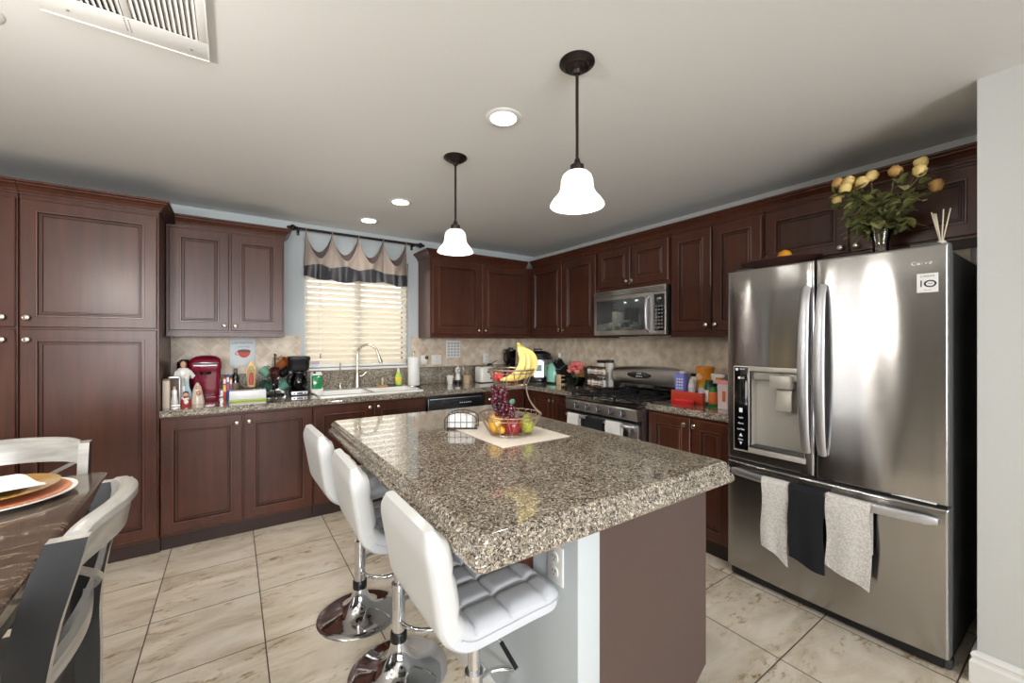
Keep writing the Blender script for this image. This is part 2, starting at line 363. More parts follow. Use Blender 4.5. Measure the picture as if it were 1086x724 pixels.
        if parent: o.parent = parent
        if loc: o.location = loc
        o.rotation_euler = (0, 0, rotz)
        props(o, label, cat, group, kind)
        if pl: o['label'] = pl
        return o
def props(o, label=None, cat=None, group=None, kind=None):
    for k, v in (('label', label), ('category', cat), ('group', group), ('kind', kind)):
        if v: o[k] = v
def thing(name, label, cat, loc=(0, 0, 0), rotz=0, group=None):
    o = bpy.data.objects.new(name, None); COL.objects.link(o); o.location = loc; o.rotation_euler = (0, 0, rotz); o.empty_display_size = .1
    props(o, label, cat, group); return o
def W(root):
    """builder whose points are given in world coordinates, for a part of root"""
    return MB((Matrix.Translation(root.location) @ Matrix.Rotation(root.rotation_euler[2], 4, 'Z')).inverted())
def copy_tree(o, parent=None):
    c = o.copy(); COL.objects.link(c)
    if parent: c.parent = parent
    for ch in [x for x in o.children]: copy_tree(ch, c)
    return c
def text(body, size, mt, parent, X, name='lettering', ext=.0004, align='CENTER', spacing=1, label=None):
    cu = bpy.data.curves.new('t', 'FONT'); cu.body = body; cu.size = size; cu.extrude = ext; cu.align_x = align; cu.align_y = 'CENTER'; cu.space_character = spacing
    cu.resolution_u = 3
    t = bpy.data.objects.new('t', cu); COL.objects.link(t); dg = bpy.context.evaluated_depsgraph_get(); dg.update()
    me = bpy.data.meshes.new_from_object(t.evaluated_get(dg)); bpy.data.objects.remove(t)
    me.transform(X); me.materials.clear(); me.materials.append(mt)
    o = bpy.data.objects.new(name, me); COL.objects.link(o); o.parent = parent
    if label: o['label'] = label
    return o
FACE_Y = Matrix.Rotation(PI/2, 4, 'X')                 # text readable when seen looking along +y
def at(x, y, z, R=FACE_Y): return Matrix.Translation((x, y, z)) @ R

# ------------------------------------------------------------------ room shell
CH = 2.44; XR = 3.145; YB = 4.085; XL = -3.4; YR = -3.2
def struct(name, b, **k): return b.build(name, kind='structure', **k)
b = MB(); b.box(XL-.12, XR+.12, YR-.12, YB+.12, -.05, 0, FLOOR); struct('floor', b)
b = MB(); b.box(XL-.12, XR+.12, YR-.12, YB+.12, CH, CH+.06, CEIL); struct('ceiling', b)
def wall_hole(axis, a0, a1, t0, t1, h, mt):
    """wall with openings; h = list of (u0,u1,z0,z1)"""
    b = MB(); us = sorted({a0, a1, *[x for q in h for x in q[:2]]})
    def bx(u0, u1, z0, z1):
        if axis == 'x': b.box(u0, u1, t0, t1, z0, z1, mt)
        else: b.box(t0, t1, u0, u1, z0, z1, mt)
    for u0, u1 in zip(us, us[1:]):
        q = [x for x in h if x[0] <= u0 and x[1] >= u1]
        if q:
            if q[0][2] > 0: bx(u0, u1, 0, q[0][2])
            bx(u0, u1, q[0][3], CH)
        else: bx(u0, u1, 0, CH)
    return b
WX0, WX1, WZ0, WZ1 = .535, 1.50, 1.135, 2.18
struct('wall_back', wall_hole('x', XL, XR+.12, YB, YB+.14, [(WX0, WX1, WZ0, WZ1)], WALLB))
struct('wall_right', wall_hole('y', .30, YB, XR, XR+.12, [], WALL))
struct('wall_front_right', wall_hole('y', YR, .30, 2.49, XR+.12, [], WALL))
struct('wall_left', wall_hole('y', YR, YB, XL-.12, XL, [(1.62, 2.52, .04, 2.1)], mat('dark_fridge_reflection', (84, 80, 75), .85, var=.02)))  # unseen wall darkened so that the refrigerator steel reflects dark beside the door
struct('wall_rear', wall_hole('x', XL, XR, YR-.12, YR, [(-2.0, 1.4, .8, 2.1)], WALL))
def baseboard(name, pts):
    prof = [(0, 0), (.018, 0), (.018, .085), (.012, .095), (.012, .105), (.016, .112), (.010, .125), (0, .13)]
    b = MB(); sweep(b, pts, prof, WHITE); return struct(name, b)
def sweep(b, pts, prof, mt, cap=True):
    """sweep profile (outward, z) along a polyline; outward = right-hand side of travel"""
    pts = [Vector((p[0], p[1])) for p in pts]; rings = []
    for i, p in enumerate(pts):
        d0 = (p-pts[i-1]).normalized() if i > 0 else (pts[1]-p).normalized()
        d1 = (pts[i+1]-p).normalized() if i < len(pts)-1 else d0
        n0, n1 = Vector((d0.y, -d0.x)), Vector((d1.y, -d1.x)); n = (n0+n1); n = n/ n.dot(n0) if n.length > 1e-6 else n0
        rings.append([(p.x+n.x*o, p.y+n.y*o, z) for o, z in prof])
    b.loft(rings, mt, cap=cap, smooth=False)
baseboard('baseboard_front_right', [(2.60, .302), (2.488, .302), (2.488, -3.19)][::-1][::-1])
# sweep outward is right of travel: going -x along y=.302 has outward +y; going -y along x=2.49 has outward -x
# windows: kitchen window frame, sashes and panes
def window(name, x0, x1, z0, z1, y, inward, mull=True):
    """sliding window standing in a wall that runs along x; inward = -1 when the room is at smaller y"""
    b = MB(); t = .035
    for (a, c, d, e) in ((x0, x0+t, z0, z1), (x1-t, x1, z0, z1), (x0+t, x1-t, z0, z0+t), (x0+t, x1-t, z1-t, z1)): b.box(a, c, y-.03, y+.03, d, e, WHITE, .004)
    if mull: m = (x0+x1)/2; b.box(m-.03, m+.03, y-.025, y+.025, z0+t, z1-t, WHITE, .004)
    f = struct(name, b)
    p = MB(); p.box(x0+t, x1-t, y-.003, y+.003, z0+t, z1-t, GLASS); o = p.build('pane', f)
    return f
w1 = window('window_1', WX0, WX1, WZ0, WZ1, YB+.10, -1)
b = MB(); b.box(WX0-.03, WX1+.03, YB-.028, YB+.068, WZ0-.022, WZ0, WHITE, .004); b.build('window_sill', w1)
w2 = window('window_added_rear', -2.0, 1.4, .8, 2.1, YR-.06, 1)  # unseen rear window, added to let light onto the near faces
b = MB(); t = .06
for a, c, d, e in ((1.62, 1.62+t, .04, 2.1), (2.52-t, 2.52, .04, 2.1), (1.62+t, 2.52-t, .04, .04+t*1.6), (1.62+t, 2.52-t, 2.1-t, 2.1)): b.box(XL-.08, XL-.03, a, c, d, e, WHITE, .004)
d1 = struct('door_1', b); p = MB(); p.box(XL-.057, XL-.052, 1.67, 2.47, .1, 2.05, GLASS); p.build('pane', d1)
# tiled splash strips on the walls
b = MB(); b.box(-.39, WX0-.032, YB-.012, YB-.0005, .9, 1.43, TILE_B); b.box(WX1+.032, XR-.0005, YB-.012, YB-.0005, .9, 1.43, TILE_B); struct('trim_1', b)
b = MB(); b.box(XR-.012, XR-.0005, .40, YB-.0125, .9, 1.86, TILE_R); struct('trim_2', b)
# garden wall and ground outside the kitchen window
GARD = mat('tan_block_wall', (196, 180, 158), .9, var=.12, scale=25, bump=.5)
PATIO = mat('patio_concrete', (190, 184, 174), .9, var=.08)
b = MB(); b.box(-3, 5, 6.6, 6.8, -.05, 1.9, GARD); b.build('garden_wall', label='tan block garden wall seen through the window blind slats', cat='wall')
b = MB(); b.box(-9, 8, YB+.16, 6.6, -.10, -.05, PATIO); b.box(-9, XL-.14, -4, YB+.16, -.10, -.05, PATIO); struct('ground', b)

# ------------------------------------------------------------------ cabinets
def door_mesh(b, x0, x1, z0, z1, sw=.058, t=.02):
    """raised-moulding door, front facing -y at y=-t, back at y=0"""
    def ring(i, y): return [(x0+i, y, z0+i), (x1-i, y, z0+i), (x1-i, y, z1-i), (x0+i, y, z1-i)]
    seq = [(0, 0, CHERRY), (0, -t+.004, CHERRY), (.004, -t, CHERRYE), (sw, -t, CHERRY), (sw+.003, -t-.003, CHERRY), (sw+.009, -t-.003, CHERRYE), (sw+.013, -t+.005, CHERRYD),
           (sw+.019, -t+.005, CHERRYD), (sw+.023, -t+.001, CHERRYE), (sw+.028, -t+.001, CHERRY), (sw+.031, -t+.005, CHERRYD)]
    for (i0, y0, _), (i1, y1, m) in zip(seq, seq[1:]):
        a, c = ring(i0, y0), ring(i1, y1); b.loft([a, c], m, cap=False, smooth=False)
    i, y, _ = seq[-1]; b.add(ring(i, y), [[0, 1, 2, 3]], CHERRY); b.add(ring(0, 0), [[3, 2, 1, 0]], CHERRY)
KNOBP = [(.005, 0), (.005, .010), (.008, .014), (.0145, .018), (.0165, .023), (.0145, .028), (.008, .031), (0, .032)]
def door(root, x0, x1, z0, z1, kx, kz, sw=.058, gap=.0):
    b = MB(); door_mesh(b, x0, x1, z0, z1, sw); d = b.build('door', root)
    k = MB(); k.lathe(KNOBP, NICKEL, 14, (kx, -.02, kz), (0, -1, 0)); k.build('knob', d)
    return d
CROWN = [(-.02, 0), (.008, 0), (.008, .012), (.012, .014), (.016, .024), (.032, .042), (.042, .048), (.042, .056), (.054, .060), (.054, .072), (-.02, .072)]
def crown(root, pts, z):
    b = MB(); sweep(b, pts, [(o, z+h) for o, h in CROWN], CHERRY); return b.build('crown_moulding', root)
def cabinet(name, label, cat, loc, rz, w_, z0, z1, d, doors, kick=0, cr=None, crz=None, group=None, sw=.058, rail=False, hollow=False):
    """local: x along the front, front frame at y=0, depth to +y; z is world z"""
    r = thing(name, label, cat, (loc[0], loc[1], 0), rz, group)
    b = MB()
    if hollow:
        for q in ((.0008, w_-.0008, 0, d, z0+kick, .70), (.0008, w_-.0008, 0, .020, .70, z1), (.0008, .018, .020, d, .70, z1), (w_-.018, w_-.0008, .020, d, .70, z1)): b.box(*q, CHERRY)
    else: b.box(.0008, w_-.0008, 0, d, z0+kick, z1, CHERRY, .0015, 1)
    if rail: b.box(.0008, w_-.0008, -.006, 0, z0, z0+.034, CHERRY, .002, 1)
    b.build('body', r)
    if kick:
        k = MB(); k.box(.0008, w_-.0008, .04, .06, z0, z0+kick, KICK); k.box(.0008, w_-.0008, .06, d, z0, z0+kick, KICK); k.build('toe_kick', r)
    for q in doors: door(r, *q, sw=sw)
    if cr: crown(r, cr, crz)
    return r
R90 = -PI/2
# tall pantry units on the back wall
PF = 3.47
cabinet('pantry_cabinet', 'tall dark cherry pantry cabinet cut off by the left edge of the photo', 'cabinet', (-1.60, PF), 0, .605, 0, 2.215, .60,
        [(.012, .597, 1.462, 2.185, .553, 1.515), (.012, .597, .125, 1.45, .553, 1.39)], .10, [(0, 0), (.605, 0)], 2.213)
cabinet('pantry_cabinet', 'tall dark cherry pantry cabinet with two stacked doors, left of the coffee counter', 'cabinet', (-.993, PF), 0, .602, 0, 2.215, .60,
        [(.008, .592, 1.462, 2.185, .038, 1.515), (.008, .592, .125, 1.45, .038, 1.39)], .10, [(0, 0), (.602, 0), (.602, .60)], 2.213)
# wall cabinets, back wall
cabinet('upper_cabinet', 'dark cherry wall cabinet with two doors between the pantry and the window', 'cabinet', (-.389, 3.765), 0, .735, 1.415, 2.215, .305,
        [(.018, .366, 1.462, 2.195, .340, 1.497), (.380, .722, 1.462, 2.195, .408, 1.497)], 0, [(.053, 0), (.735, 0), (.735, .305)], 2.213, rail=True)
cabinet('upper_cabinet', 'dark cherry wall cabinet with two doors right of the window blind', 'cabinet', (1.60, 3.765), 0, 1.23, 1.415, 2.215, .305,
        [(.022, .570, 1.462, 2.195, .538, 1.497), (.586, 1.175, 1.462, 2.195, .618, 1.497)], 0, [(0, .305), (0, 0), (1.17, 0)], 2.213, rail=True)
# wall cabinets, right wall (local x runs towards the camera)
def rcab(name, label, ya, yb, z0, z1, doors, xf=2.83, d=.30, kick=0, cr=True, rail=False, sw=.058):
    """doors given in world y (far, near)"""
    L_ = [(ya-a, ya-c, e, f, ya-g, h) for a, c, e, f, g, h in doors]
    return cabinet(name, label, 'cabinet', (xf, ya), R90, ya-yb, z0, z1, d, L_, kick, [(0 if ya < 3.7 else .054, 0), (ya-yb, 0)] if cr else None, 2.213, rail=rail, sw=sw)
rcab('upper_cabinet', 'dark cherry wall cabinet with two tall doors between the corner and the microwave', 3.762, 2.705, 1.415, 2.215,
     [(3.715, 3.195, 1.462, 2.195, 3.222, 1.50), (3.180, 2.722, 1.462, 2.195, 3.150, 1.50)], rail=True)
rcab('upper_cabinet', 'short dark cherry wall cabinet with two small doors right above the microwave', 2.703, 1.932, 1.832, 2.215,
     [(2.690, 2.318, 1.868, 2.195, 2.342, 1.898), (2.306, 1.946, 1.868, 2.195, 2.284, 1.898)], sw=.052)
rcab('upper_cabinet', 'dark cherry wall cabinet with two tall doors between microwave and refrigerator', 1.930, 1.252, 1.415, 2.215,
     [(1.915, 1.600, 1.462, 2.195, 1.626, 1.50), (1.586, 1.264, 1.462, 2.195, 1.558, 1.50)], rail=True)
rcab('upper_cabinet', 'wide dark cherry wall cabinet above the refrigerator, behind the dried roses', 1.250, .304, 1.86, 2.215,
     [(1.240, .812, 1.872, 2.195, .842, 1.900), (.800, .312, 1.872, 2.195, .770, 1.900)], sw=.056)
# base cabinets
BF = 3.49; BT = .884
cabinet('base_cabinet', 'dark cherry base cabinet with two doors under the coffee maker counter', 'cabinet', (-.390, BF), 0, .905, 0, BT, .58,
        [(.004, .448, .122, .866, .416, .808), (.459, .898, .122, .866, .490, .812)], .10)
cabinet('base_cabinet', 'dark cherry base cabinet with two doors under the sink', 'cabinet', (.516, BF), 0, .922, 0, BT, .58,
        [(.010, .452, .122, .866, .424, .836), (.464, .912, .122, .866, .494, .838)], .10, hollow=True)
cabinet('base_cabinet', 'plain dark cherry corner base cabinet right of the dishwasher', 'cabinet', (2.055, BF), 0, .49, 0, BT, .58, [(.01, .30, .122, .866, .04, .81)], .10)
rcab('base_cabinet', 'dark cherry base cabinet with two narrow doors between corner and stove', 3.48, 2.684, 0, BT,
     [(3.36, 3.008, .122, .866, 3.032, .812), (2.998, 2.695, .122, .866, 2.974, .812)], xf=2.55, d=.58, kick=.10, cr=False)
rcab('base_cabinet', 'dark cherry base cabinet with two doors between stove and refrigerator', 1.906, 1.295, 0, BT,
     [(1.895, 1.566, .122, .866, 1.596, .826), (1.556, 1.300, .122, .866, 1.528, .826)], xf=2.52, d=.61, kick=.10, cr=False)

# ------------------------------------------------------------------ granite worktops
EDGE = [(-.02, .885), (0.0, .885), (.004, .889), (.006, .900), (.004, .908), (.000, .911), (.001, .918), (-.004, .926), (-.012, .930), (-.02, .930)]
def edge(b, pts, prof=EDGE): sweep(b, pts, prof, GRAN)
wt = thing('worktop', 'granite worktop in an L along the window wall to the stove', 'worktop', (-.39, 3.44, .885))
b = W(wt)
SX0, SX1, SY0, SY1 = .600, 1.415, 3.575, 3.985       # cut-out for the sink
b.box(-.389, SX0, 3.462, 4.071, .885, .93, GRAN); b.box(SX1, 3.131, 3.462, 4.071, .885, .93, GRAN)
b.box(SX0, SX1, 3.462, SY0, .885, .93, GRAN); b.box(SX0, SX1, SY1, 4.071, .885, .93, GRAN)
b.box(2.502, 3.131, 2.684, 3.462, .885, .93, GRAN)
edge(b, [(-.389, 3.461), (2.500, 3.461), (2.500, 2.684)])
b.build('slab', wt)
b = W(wt); b.box(-.389, 3.131, 4.050, 4.0725, .931, WZ0-.023, GRAN, .003, 1); b.box(3.110, 3.1325, 2.684, 4.049, .931, 1.112, GRAN, .003, 1); b.build('backsplash', wt)
wt2 = thing('worktop', 'short granite worktop between the stove and the refrigerator', 'worktop', (2.48, 1.6, .885))
b = W(wt2); b.box(2.502, 3.131, 1.288, 1.907, .885, .93, GRAN); edge(b, [(2.56, 1.907), (2.500, 1.907), (2.500, 1.288)]); b.build('slab', wt2)
b = W(wt2); b.box(3.110, 3.1325, 1.288, 1.907, .931, 1.112, GRAN, .003, 1); b.build('backsplash', wt2)

# ------------------------------------------------------------------ island
isl = thing('kitchen_island', 'island base of brown panel and white drywall end post', 'kitchen island', (1.15, 1.65, 0))
b = W(isl); b.prism([(.912, .0), (1.39, .0), (1.39, .09), (1.486, .155), (1.486, .853), (.912, .853)], .865, 2.44, ENDPANEL, 'y'); b.build('cabinet_body', isl)
b = W(isl); b.box(.820, .911, .862, 2.44, 0, .853, WALLB, .004, 2); b.build('drywall_post', isl)
b = W(isl)
b.prism([(.819, .60), (.800, .60), (.74, .70), (.62, .80), (.56, .853), (.819, .853)], 1.072, 1.125, CHERRY, 'y'); b.build('corbel', isl)
b = W(isl); b.prism([(.819, .60), (.800, .60), (.74, .70), (.62, .80), (.56, .853), (.819, .853)], 2.15, 2.20, CHERRY, 'y'); b.build('corbel', isl)
b = W(isl); b.box(.806, .819, .870, 2.44, 0, .10, WHITE, .003); b.build('baseboard', isl)
it = thing('island_worktop', 'large speckled granite island top with a stepped polished edge', 'worktop', (1.0, 1.65, .855))
b = W(it)
def rr(x0, x1, y0, y1, r, z, n=5):
    out = []
    for cx, cy, a0 in ((x1-r, y0+r, -PI/2), (x1-r, y1-r, 0), (x0+r, y1-r, PI/2), (x0+r, y0+r, PI)):
        for i in range(n+1): a = a0+PI/2*i/n; out.append((cx+r*math.cos(a), cy+r*math.sin(a), z))
    return out
IX0, IX1, IY0, IY1 = .448, 1.562, .788, 2.515
prof = [(.020, .856), (.004, .857), (0, .862), (-.001, .874), (.003, .884), (.011, .888), (.0125, .891), (.011, .900), (.0105, .909), (.014, .913), (.017, .914), (.018, .920), (.022, .927), (.030, .930)]
b.loft([rr(IX0+i, IX1-i, IY0+i, IY1-i, .022, z) for i, z in prof], GRAN, cap=True, smooth=True)
b.build('slab', it)

# ------------------------------------------------------------------ outlets, notes
def outlet(loc, rz, label, w_=.073, h=.117, kind='duplex', group=None):
    r = thing('outlet', label, 'outlet', loc, rz, group)
    b = MB(); b.box(-w_/2, w_/2, -.006, 0, -h/2, h/2, WPLAST, .004); b.build('cover_plate', r)
    for s_ in (.022, -.022):
        b = MB(); b.lathe([(.017, 0), (.017, .0025), (.015, .003), (0, .003)], WPLAST, 20, (0, -.006, s_), (0, -1, 0)); q = b.build('socket', r)
        k = MB()
        for dx in (-.006, .006): k.box(dx-.0012, dx+.0012, -.0096, -.0088, s_-.001, s_+.008, BLACKM)
        k.cyl((0, -.0088, s_-.008), (0, -.0096, s_-.008), .0022, BLACKM, n=8); k.build('slots', q)
    return r
outlet((.8195, .957, .70), R90, 'white power outlet on the island post under the granite')
outlet((1.805, 4.0725, 1.185), 0, 'white square outlet plate on the tiles right of the paper towels', .115, .105)

# ------------------------------------------------------------------ ceiling fixtures
GLOW = mat('lamp_diffuser', (255, 250, 242), .5, emit=9, ecol=(255, 250, 240))
def can(x, y, label, e=9):
    r = thing('recessed_light', label, 'ceiling light', (x, y, CH), 0, 'recessed ceiling lights')
    b = MB(); b.lathe([(.060, -.001), (.062, -.006), (.078, -.006), (.086, -.002), (.086, 0), (.06, 0), (.06, -.001)], WHITE, 40); b.build('trim_ring', r)
    b = MB(); b.lathe([(.060, -.002), (.045, -.004), (0, -.0045)], GLOW, 32); b.build('lens', r)
    d = bpy.data.lights.new('downlight', 'SPOT'); d.energy = e; d.spot_size = math.radians(150); d.spot_blend = 1; d.shadow_soft_size = .05; d.color = (1, .97, .92)
    o = bpy.data.objects.new('downlight', d); COL.objects.link(o); o.parent = r; o.location = (0, 0, -.02)
can(1.06, 1.62, 'round recessed ceiling light between the two pendant lamps')
can(1.055, 3.04, 'round recessed ceiling light left of the far pendant, second from the window valance')
can(.985, 3.66, 'round recessed ceiling light closest to the window valance')
can(-.70, 2.03, 'round recessed ceiling light at the left edge beside the air vent')
SHADE = mat('frosted_shade', (250, 248, 244), .35, emit=.35, ecol=(255, 250, 244), trans=.0, coat=.3); add_translucent(SHADE, (255, 252, 246), .5)
def pendant(x, y, label):
    r = thing('pendant_lamp', label, 'pendant lamp', (x, y, CH), 0, 'pendant lamps over the island')
    b = MB(); b.lathe([(.066, 0), (.067, -.006), (.060, -.010), (.057, -.014), (.050, -.016), (.046, -.022), (.036, -.024), (.030, -.030), (.018, -.034), (.012, -.046), (0, -.046)], BRONZE, 36); b.build('canopy', r)
    b = MB(); b.cyl((0, 0, -.044), (0, 0, -.372), .0062, BRONZE, n=14); b.build('rod', r)
    b = MB(); b.lathe([(0, -.365), (.009, -.366), (.013, -.378), (.016, -.386), (.026, -.392), (.027, -.412), (.024, -.42), (0, -.42)], BRONZE, 28); b.build('socket_cup', r)
    b = MB(); P = [(.026, -.416), (.042, -.420), (.054, -.432), (.060, -.450), (.061, -.468), (.064, -.486), (.074, -.504), (.090, -.522), (.101, -.538), (.104, -.546)]
    P = P + [(q-.003, z) for q, z in P[::-1]]
    b.lathe(P, SHADE, 44); b.build('shade', r)
    b = MB(); b.ball((0, 0, -.485), .026, GLOW, (1, 1, 1.25)); b.build('bulb', r)
    d = bpy.data.lights.new('pendant_glow', 'POINT'); d.energy = 3.0; d.shadow_soft_size = .03; d.color = (1, .95, .88)
    o = bpy.data.objects.new('pendant_glow', d); COL.objects.link(o); o.parent = r; o.location = (0, 0, -.53)
pendant(1.08, 1.14, 'bronze pendant lamp with bell glass shade, the nearer one by the refrigerator side')
pendant(1.06, 2.125, 'bronze pendant lamp with bell glass shade, the one nearer the window')
# lamp over the dining table
cl = thing('dining_ceiling_lamp', 'round white ceiling lamp above the dining table, outside the frame', 'ceiling light', (-.95, 1.15, CH))
b = MB(); b.lathe([(.05, 0), (.09, -.004), (.09, -.02), (.02, -.03), (0, -.03)], BRONZE, 36); b.build('canopy', cl)
b = MB(); b.cyl((0, 0, -.03), (0, 0, -.24), .008, BRONZE, n=12); b.build('rod', cl)
b = MB(); b.lathe([(0, -.24), (.10, -.25), (.16, -.28), (.17, -.31), (.14, -.35), (.06, -.375), (0, -.378)], SHADE, 40); b.build('shade', cl)
d = bpy.data.lights.new('dining_glow', 'POINT'); d.energy = 32; d.shadow_soft_size = .14; d.color = (1, .95, .88)
o = bpy.data.objects.new('dining_glow', d); COL.objects.link(o); o.parent = cl; o.location = (0, 0, -.55)
# ceiling vent
v = thing('ceiling_vent', 'white metal air return vent with louvres in the ceiling, top left', 'vent', (-.285, 1.69, CH))
b = W(v)
x0, x1, y0, y1 = -.50, -.068, 1.46, 1.905
b.box(x0, x1, 1.795, y1, 2.428, 2.4395, WHITE, .003); b.box(x0, x1, y0, 1.50, 2.428, 2.4395, WHITE, .003)
b.box(x0, x0+.045, 1.50, 1.795, 2.428, 2.4395, WHITE, .003); b.box(x1-.03, x1, 1.50, 1.795, 2.428, 2.4395, WHITE, .003)
b.box(-.290, -.270, 1.50, 1.795, 2.428, 2.4395, WHITE, .002); b.box(x0, x1, y1-.004, y1, 2.425, 2.43, WHITE, .002); b.box(x1-.004, x1, y0, y1, 2.425, 2.43, WHITE, .002)
b.build('frame', v)
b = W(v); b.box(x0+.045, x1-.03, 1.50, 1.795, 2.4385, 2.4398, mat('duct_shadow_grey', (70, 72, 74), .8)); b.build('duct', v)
b = W(v); Rl = Matrix.Rotation(.6, 3, 'Y')
for xa, xb in ((x0+.045, -.290), (-.270, x1-.03)):
    n = 11 if xb < -.2 else 12
    for i in range(n):
        xx = xa+(xb-xa)*(i+.5)/n; b.box(xx-.0075, xx+.0075, 1.50, 1.795, 2.4315, 2.4325, WHITE, 0, R=Rl)
b.build('louvres', v)
b = W(v); DK = BLACKM
for xx in (-.43, -.12): b.cyl((xx, 1.86, 2.4285), (xx, 1.86, 2.426), .004, HANDLE, n=10)
b.build('screws', v)
b = W(v)
for j, xx in enumerate((-.291, -.281)):
    for i in range(7): b.cyl((xx, 1.805+i*.010+j*.004, 2.4285), (xx, 1.805+i*.010+j*.004, 2.4275), .0022, DK, n=8)
b.build('vent_holes', v)

# ------------------------------------------------------------------ refrigerator (local x = along the front towards the camera, y = depth)
FR = thing('refrigerator', 'stainless french-door refrigerator with freezer drawer and water dispenser', 'refrigerator', (2.42, 1.278, 0), R90)
FW = .911
FBODY = mat('fridge_side_grey', (92, 93, 94), .5, .0, var=.03)
b = MB(); b.box(.006, FW-.006, .075, .70, .03, 1.765, FBODY, .006); b.build('body', FR)
b = MB(); b.box(.02, FW-.02, .03, .075, .012, .062, BLACKM, .006); b.box(.0, FW, .045, .11, .005, .05, DGREY, .012); b.build('base_grille', FR)
for xx in (.03, FW-.03):
    b = MB(); b.cyl((xx, .12, 0), (xx, .12, .032), .018, BLACKM, n=14); b.cyl((xx, .62, 0), (xx, .62, .032), .018, BLACKM, n=14); b.build('foot', FR)
BUL = .026
def fy(x): return -BUL*math.cos(PI*(x-FW/2)/FW*.92)+BUL*math.cos(PI*.46)      # bowed front
def fdoor(name, x0, x1, z0, z1, hole=None, r=.012):
    cuts = lambda a, c: [a, a+r*.13, a+r*.5, a+r]
    nx = 14
    xs = [x0, x0+r*.13, x0+r*.5, x0+r]+[x0+r+(x1-x0-2*r)*i/nx for i in range(1, nx)]+[x1-r, x1-r*.5, x1-r*.13, x1]
    zs = [z0, z0+r*.13, z0+r*.5, z0+r]+[z0+r+(z1-z0-2*r)*i/8 for i in range(1, 8)]+[z1-r, z1-r*.5, z1-r*.13, z1]
    if hole: xs = sorted(set(xs) | {hole[0], hole[1]}); zs = sorted(set(zs) | {hole[2], hole[3]})
    def off(t, a, c):
        d = min(t-a, c-t)
        return 0 if d >= r else r-math.sqrt(max(0, r*r-(r-d)**2))
    b = MB(); V = [[(x, fy(x)+max(off(x, x0, x1), off(z, z0, z1)), z) for z in zs] for x in xs]; nz = len(zs)
    vs = [p for c in V for p in c]; fs = []
    for i in range(len(xs)-1):
        for j in range(nz-1):
            if hole and xs[i] >= hole[0]-1e-6 and xs[i+1] <= hole[1]+1e-6 and zs[j] >= hole[2]-1e-6 and zs[j+1] <= hole[3]+1e-6: continue
            fs.append([i*nz+j, (i+1)*nz+j, (i+1)*nz+j+1, i*nz+j+1])
    b.add(vs, fs, STEEL, True)
    # back and sides
    D = .068; loop = [V[i][0] for i in range(len(xs))]+[V[-1][j] for j in range(1, nz)]+[V[i][-1] for i in range(len(xs)-2, -1, -1)]+[V[0][j] for j in range(nz-2, 0, -1)]
    back = [(p[0], D, p[2]) for p in loop]; n = len(loop)
    b.add(loop+back, [[i, (i+1) % n, n+(i+1) % n, n+i] for i in range(n)], FBODY, False); b.add(back, [list(range(n))], FBODY)
    if hole:
        h = hole; dd = .085
        q = [(h[0], h[2]), (h[1], h[2]), (h[1], h[3]), (h[0], h[3])]
        f_ = [(x, fy(x), z) for x, z in q]; k_ = [(x, dd-.02, z) for x, z in q]
        b.add(f_+k_, [[i, (i+1) % 4, 4+(i+1) % 4, 4+i] for i in range(4)], DISP); b.add(k_, [[0, 1, 2, 3]], DISP)
    return b.build(name, FR)
HL = (.134, .408, .785, 1.215)
dl = fdoor('left_door', .002, .4485, .700, 1.787, HL)
dr = fdoor('right_door', .4555, FW-.002, .700, 1.787)
dz = fdoor('freezer_drawer', .002, FW-.002, .066, .688)
GASK = mat('black_gasket', (12, 12, 13), .7)
b = MB(); b.box(.449, .455, .02, .07, .70, 1.78, GASK); b.box(.01, FW-.01, .02, .07, .685, .703, GASK); b.build('gasket', FR)
b = MB(); b.box(.03, .13, .03, .16, 1.766, 1.80, FBODY, .01); b.box(FW-.13, FW-.03, .03, .16, 1.766, 1.80, FBODY, .01); b.build('hinge_cover', FR)
def fhandle(xc, lean):
    n = 20; pts = []
    rings = []
    for i in range(n+1):
        t = i/n; z = .822+t*.832; s_ = math.sin(PI*t); y = fy(xc)-.012-.052*s_**.6; x = xc+lean*(1-s_)*.5
        wd = .019+.005*s_; th = .008
        rings.append([(x+wd*math.cos(a)*1.0, y+th*math.sin(a), z) for a in [2*PI*k/12 for k in range(12)]])
    b = MB(); b.loft(rings, HANDLE, smooth=True)
    for z in (.832, 1.644): b.box(xc+lean*.5-.012, xc+lean*.5+.012, fy(xc)-.018, fy(xc)+.004, z-.016, z+.016, HANDLE, .004)
    return b
fhandle(.420, .0).build('handle', dl); fhandle(.487, .0).build('handle', dr)
n = 24; rings = []
for i in range(n+1):
    t = i/n; x = .040+t*.842; s_ = math.sin(PI*t); y = fy(x)-.014-.034*s_**.5
    hh = .019 if 0 < i < n else .013
    rings.append([(x, y-.009, .636+hh), (x, y-.012, .636+hh*.6), (x, y-.012, .636-hh*.6), (x, y-.009, .636-hh), (x, y+.006, .636-hh), (x, y+.006, .636+hh)])
b = MB(); b.loft(rings, HANDLE, smooth=True)
for x in (.052, .870): b.box(x-.012, x+.012, fy(x)-.020, fy(x)+.004, .624, .648, HANDLE, .003)
b.build('handle', dz)
